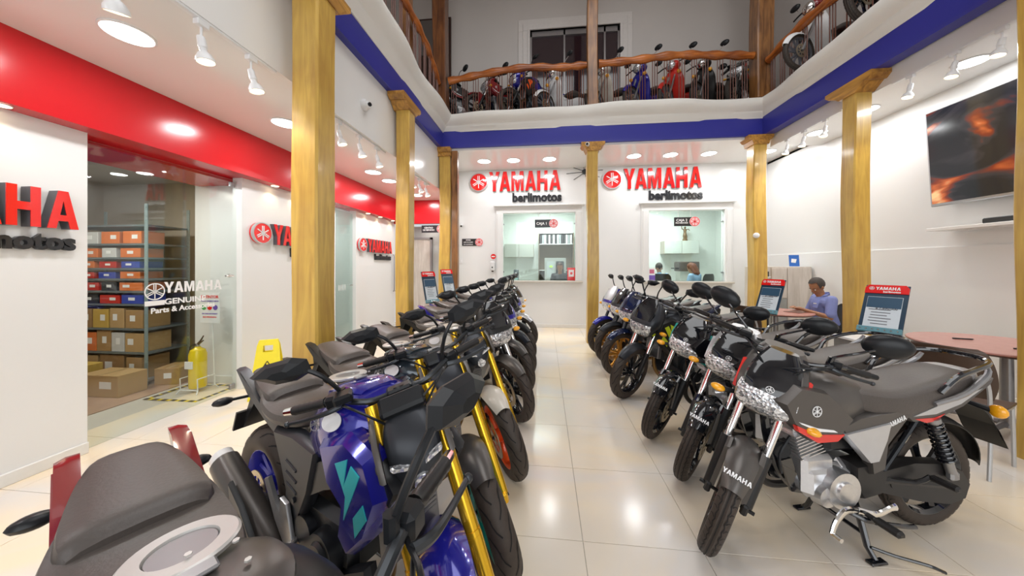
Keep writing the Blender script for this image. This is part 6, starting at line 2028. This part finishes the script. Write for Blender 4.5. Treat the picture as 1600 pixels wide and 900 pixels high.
bike('commuter', 1.47, 1.85, 193, 44, dict(body=GREYM, accent=HRED, insert=SILVER),
     'matte grey motorcycle with red accents nearest the camera on the right', GRT)
bike('commuter', 1.58, 2.36, 191, 42, dict(body=GLOBLK, tank=GLOBLK, fender=GLOBLK, side=GLOBLK, cowl=SILVER, accent=SILVER, tailstripe=SILVER),
     'black motorcycle with silver headlamp surround, second in the right row', GRT)
bike('commuter', 1.53, 2.87, 192, 40, dict(body=GLOBLK, accent=TEAL, fender=GLOBLK, insert=MATBLK, tailstripe=PEARL),
     'gloss black motorcycle with teal accents, third in the right row', GRT)
bike('street', 1.56, 3.70, 194, 30, dict(body=CHARC, tail=CHARC, shroud=MATBLK, accent=YELG, scoop=YELG, fork=CHROME, rim=GLOBLK, fender=CHARC),
     'charcoal motorcycle with yellow-green side accents, fourth in the right row', GRT)
bike('street', 1.62, 4.45, 197, 14, dict(body=DKBLUE, tail=DKBLUE, shroud=DKBLUE, accent=CHARC, fork=DSTEEL, slider=DSTEEL, rim=GOLDW, fender=DKBLUE, screen=DKBLUE),
     'midnight blue motorcycle with gold wheels, fifth in the right row', GRT)
bike('street', 1.62, 4.98, 198, 12, dict(body=CHARC, tail=CHARC, shroud=CHARC, accent=YELG, scoop=YELG, fork=DSTEEL, slider=DSTEEL, rim=GOLDW, fender=CHARC),
     'charcoal motorcycle with gold wheels and a yellow stripe, sixth in the right row', GRT)
bike('street', 1.58, 5.52, 200, 12, dict(body=BIKEBLUE, tail=MATBLK, shroud=BIKEBLUE, accent=SILVER, fork=DSTEEL, slider=DSTEEL, rim=GLOBLK, fender=BIKEBLUE, screen=SILVER),
     'racing blue motorcycle with clear screen at the far end of the right row', GRT)

# ================================================================== MOTORCYCLES ON THE GALLERY
def scooter(x, y, head, c, label, z=4.42, roundlamp=True):
    """step-through moped with leg shield"""
    root = empty('moped', (x, y, z), math.radians(head), label, 'motorcycle', 'motorcycles on the gallery')
    R, xf, xr = .27, .60, -.58
    wheel(root, 'sc_front', xf, R, .07, LETGRY, 6, True, .10, 'block')
    wheel(root, 'sc_rear', xr, R, .08, LETGRY, 6, True, 0, 'block')
    P_('front_mudguard', 'sc_ffend', lambda mb: fender(mb, xf, R, .06, 20, 155, .025, .05, 14), c['shield'], root)
    P_('fork_tube', 'sc_fork', lambda mb: [mb.tube([(xf, s * .06, R), (.36, s * .06, .80)], .018, 8) for s in (-1, 1)], STEEL, root)
    P_('leg_shield', 'sc_shield', lambda mb: mb.loft([sz_(.28, .20, .10, .12, 3), sz_(.45, .33, .24, .20, 3), sz_(.65, .38, .30, .22, 3), sz_(.82, .38, .28, .16, 3), sz_(.90, .36, .26, .10, 3)], 4), c['shield'], root)
    P_('handlebar_cowl', 'sc_cowl', lambda mb: mb.loft([sz_(.90, .36, .24, .07, 3), sz_(.97, .42, .22, .13, 3), sz_(1.05, .40, .20, .11, 3), sz_(1.08, .34, .24, .06, 3)], 4), c['body'], root)
    P_('headlamp', 'sc_lamp', lambda mb: mb.ball((.41, 0, .975), .085, 20, sc=(.7, 1, 1)), LENS if not roundlamp else CHROME, root)
    P_('handlebar', 'sc_bar', lambda mb: mb.tube([(.24, -.36, 1.06), (.30, -.20, 1.05), (.32, 0, 1.03), (.30, .20, 1.05), (.24, .36, 1.06)], .013, 8, 4), LETBLK, root)
    for s in (-1, 1):
        m = P_('mirror', f'sc_mir{s}', lambda mb, s=s: mirror_round(mb, (.24, s * .34, 1.26), 0, 0, 1.0), PLASB, root)
        P_('mirror_stem', f'sc_ms{s}', lambda mb, s=s: mb.tube([(.29, s * .22, 1.06), (.27, s * .27, 1.15), (.24, s * .34, 1.23)], .006, 8, 3), CHROME, m)
        sg = P_('turn_signal', f'sc_sig{s}', lambda mb, s=s: mb.ball((.40, s * .15, .80), .035, 12), AMBER, root)
    P_('body', 'sc_body', lambda mb: mb.loft([se(.26, .62, .36, .07, 3), se(.10, .52, .30, .08, 3), se(-.10, .58, .30, .11, 3), se(-.30, .68, .40, .13, 3), se(-.60, .72, .50, .12, 3), se(-.82, .74, .62, .07, 3)], 5), c['body'], root)
    P_('seat', 'sc_seat', lambda mb: mb.loft([se(-.02, .70, .64, .08, 3), se(-.15, .77, .66, .13, 3), se(-.40, .76, .67, .14, 3), se(-.62, .80, .70, .13, 3), se(-.80, .80, .72, .08, 3)], 4), SEATM, root)
    P_('engine', 'sc_eng', lambda mb: (mb.box((.02, 0, .28), (.32, .18, .18), bev=.03), mb.tube([(-.02, .05, .27), (-.02, .13, .27)], .08, 20)), ALU, root)
    P_('rear_rack', 'sc_rack', lambda mb: mb.tube([(-.70, .10, .78), (-.90, .09, .84), (-.92, 0, .85), (-.90, -.09, .84), (-.70, -.10, .78)], .008, 8, 3), CHROME, root)
    P_('rear_mudguard', 'sc_rfend', lambda mb: fender(mb, xr, R, .06, 60, 170, .04, .04, 12), c['body'], root)
    P_('footrest', 'sc_peg', lambda mb: mb.tube([(.05, -.26, .26), (.05, .26, .26)], .012, 8), STEEL, root)
    P_('centre_stand', 'sc_st', lambda mb: [mb.tube([(-.10, s * .08, .24), (-.12, s * .14, .01)], .012, 8) for s in (-1, 1)], STEEL, root)
    return root
GG = 'motorcycles on the gallery'
UY = 6.75
bike('commuter', -1.78, UY, 220, 0, dict(body=MATBLK, accent=BRED, cowl=MATBLK), 'black motorcycle upstairs at the left end of the rear gallery', GG, z=4.42)
bike('commuter', -.95, UY, 222, 0, dict(body=BRED, tank=MATBLK, accent=BRED), 'dark red motorcycle upstairs, second from the left on the gallery', GG, z=4.42)
bike('street', -.20, UY, 223, 0, dict(body=BIKEBLUE, shroud=MATBLK, accent=ORANGEW, fender=SILVER), 'dark motorcycle with blue and red parts before the upstairs doorway', GG, z=4.42)
scooter(.45, UY, 221, dict(body=SIGNWH, shield=SIGNWH), 'white moped upstairs just left of the middle gallery post')
scooter(1.45, UY, 219, dict(body=PEARL, shield=PEARL), 'cream moped upstairs just right of the middle gallery post')
scooter(2.15, UY, 221, dict(body=BIKEBLUE, shield=BIKEBLUE), 'blue moped upstairs with its mirror above the handrail', roundlamp=False)
scooter(2.78, UY, 222, dict(body=CRED, shield=CRED), 'bright red moped upstairs on the rear gallery', roundlamp=False)
scooter(3.35, UY, 222, dict(body=MATBLK, shield=MATBLK), 'black moped upstairs, second from the right end of the rear gallery')
bike('commuter', 3.98, UY, 222, 0, dict(body=GREYM, accent=HRED), 'grey motorcycle upstairs at the right corner post', GG, z=4.42)
scooter(4.42, 5.35, 195, dict(body=BRED, shield=SIGNWH), 'dark moped with white shield behind the right gallery railing, farther one')
bike('commuter', 4.42 - .02, 4.45, 200, 0, dict(body=MATBLK, accent=HRED), 'black motorcycle behind the right gallery railing, middle one', GG, z=4.42)
bike('street', 4.42, 3.70, 200, 0, dict(body=DKBLUE, accent=BIKEBLUE), 'blue motorcycle behind the right gallery railing, nearest one', GG, z=4.42)
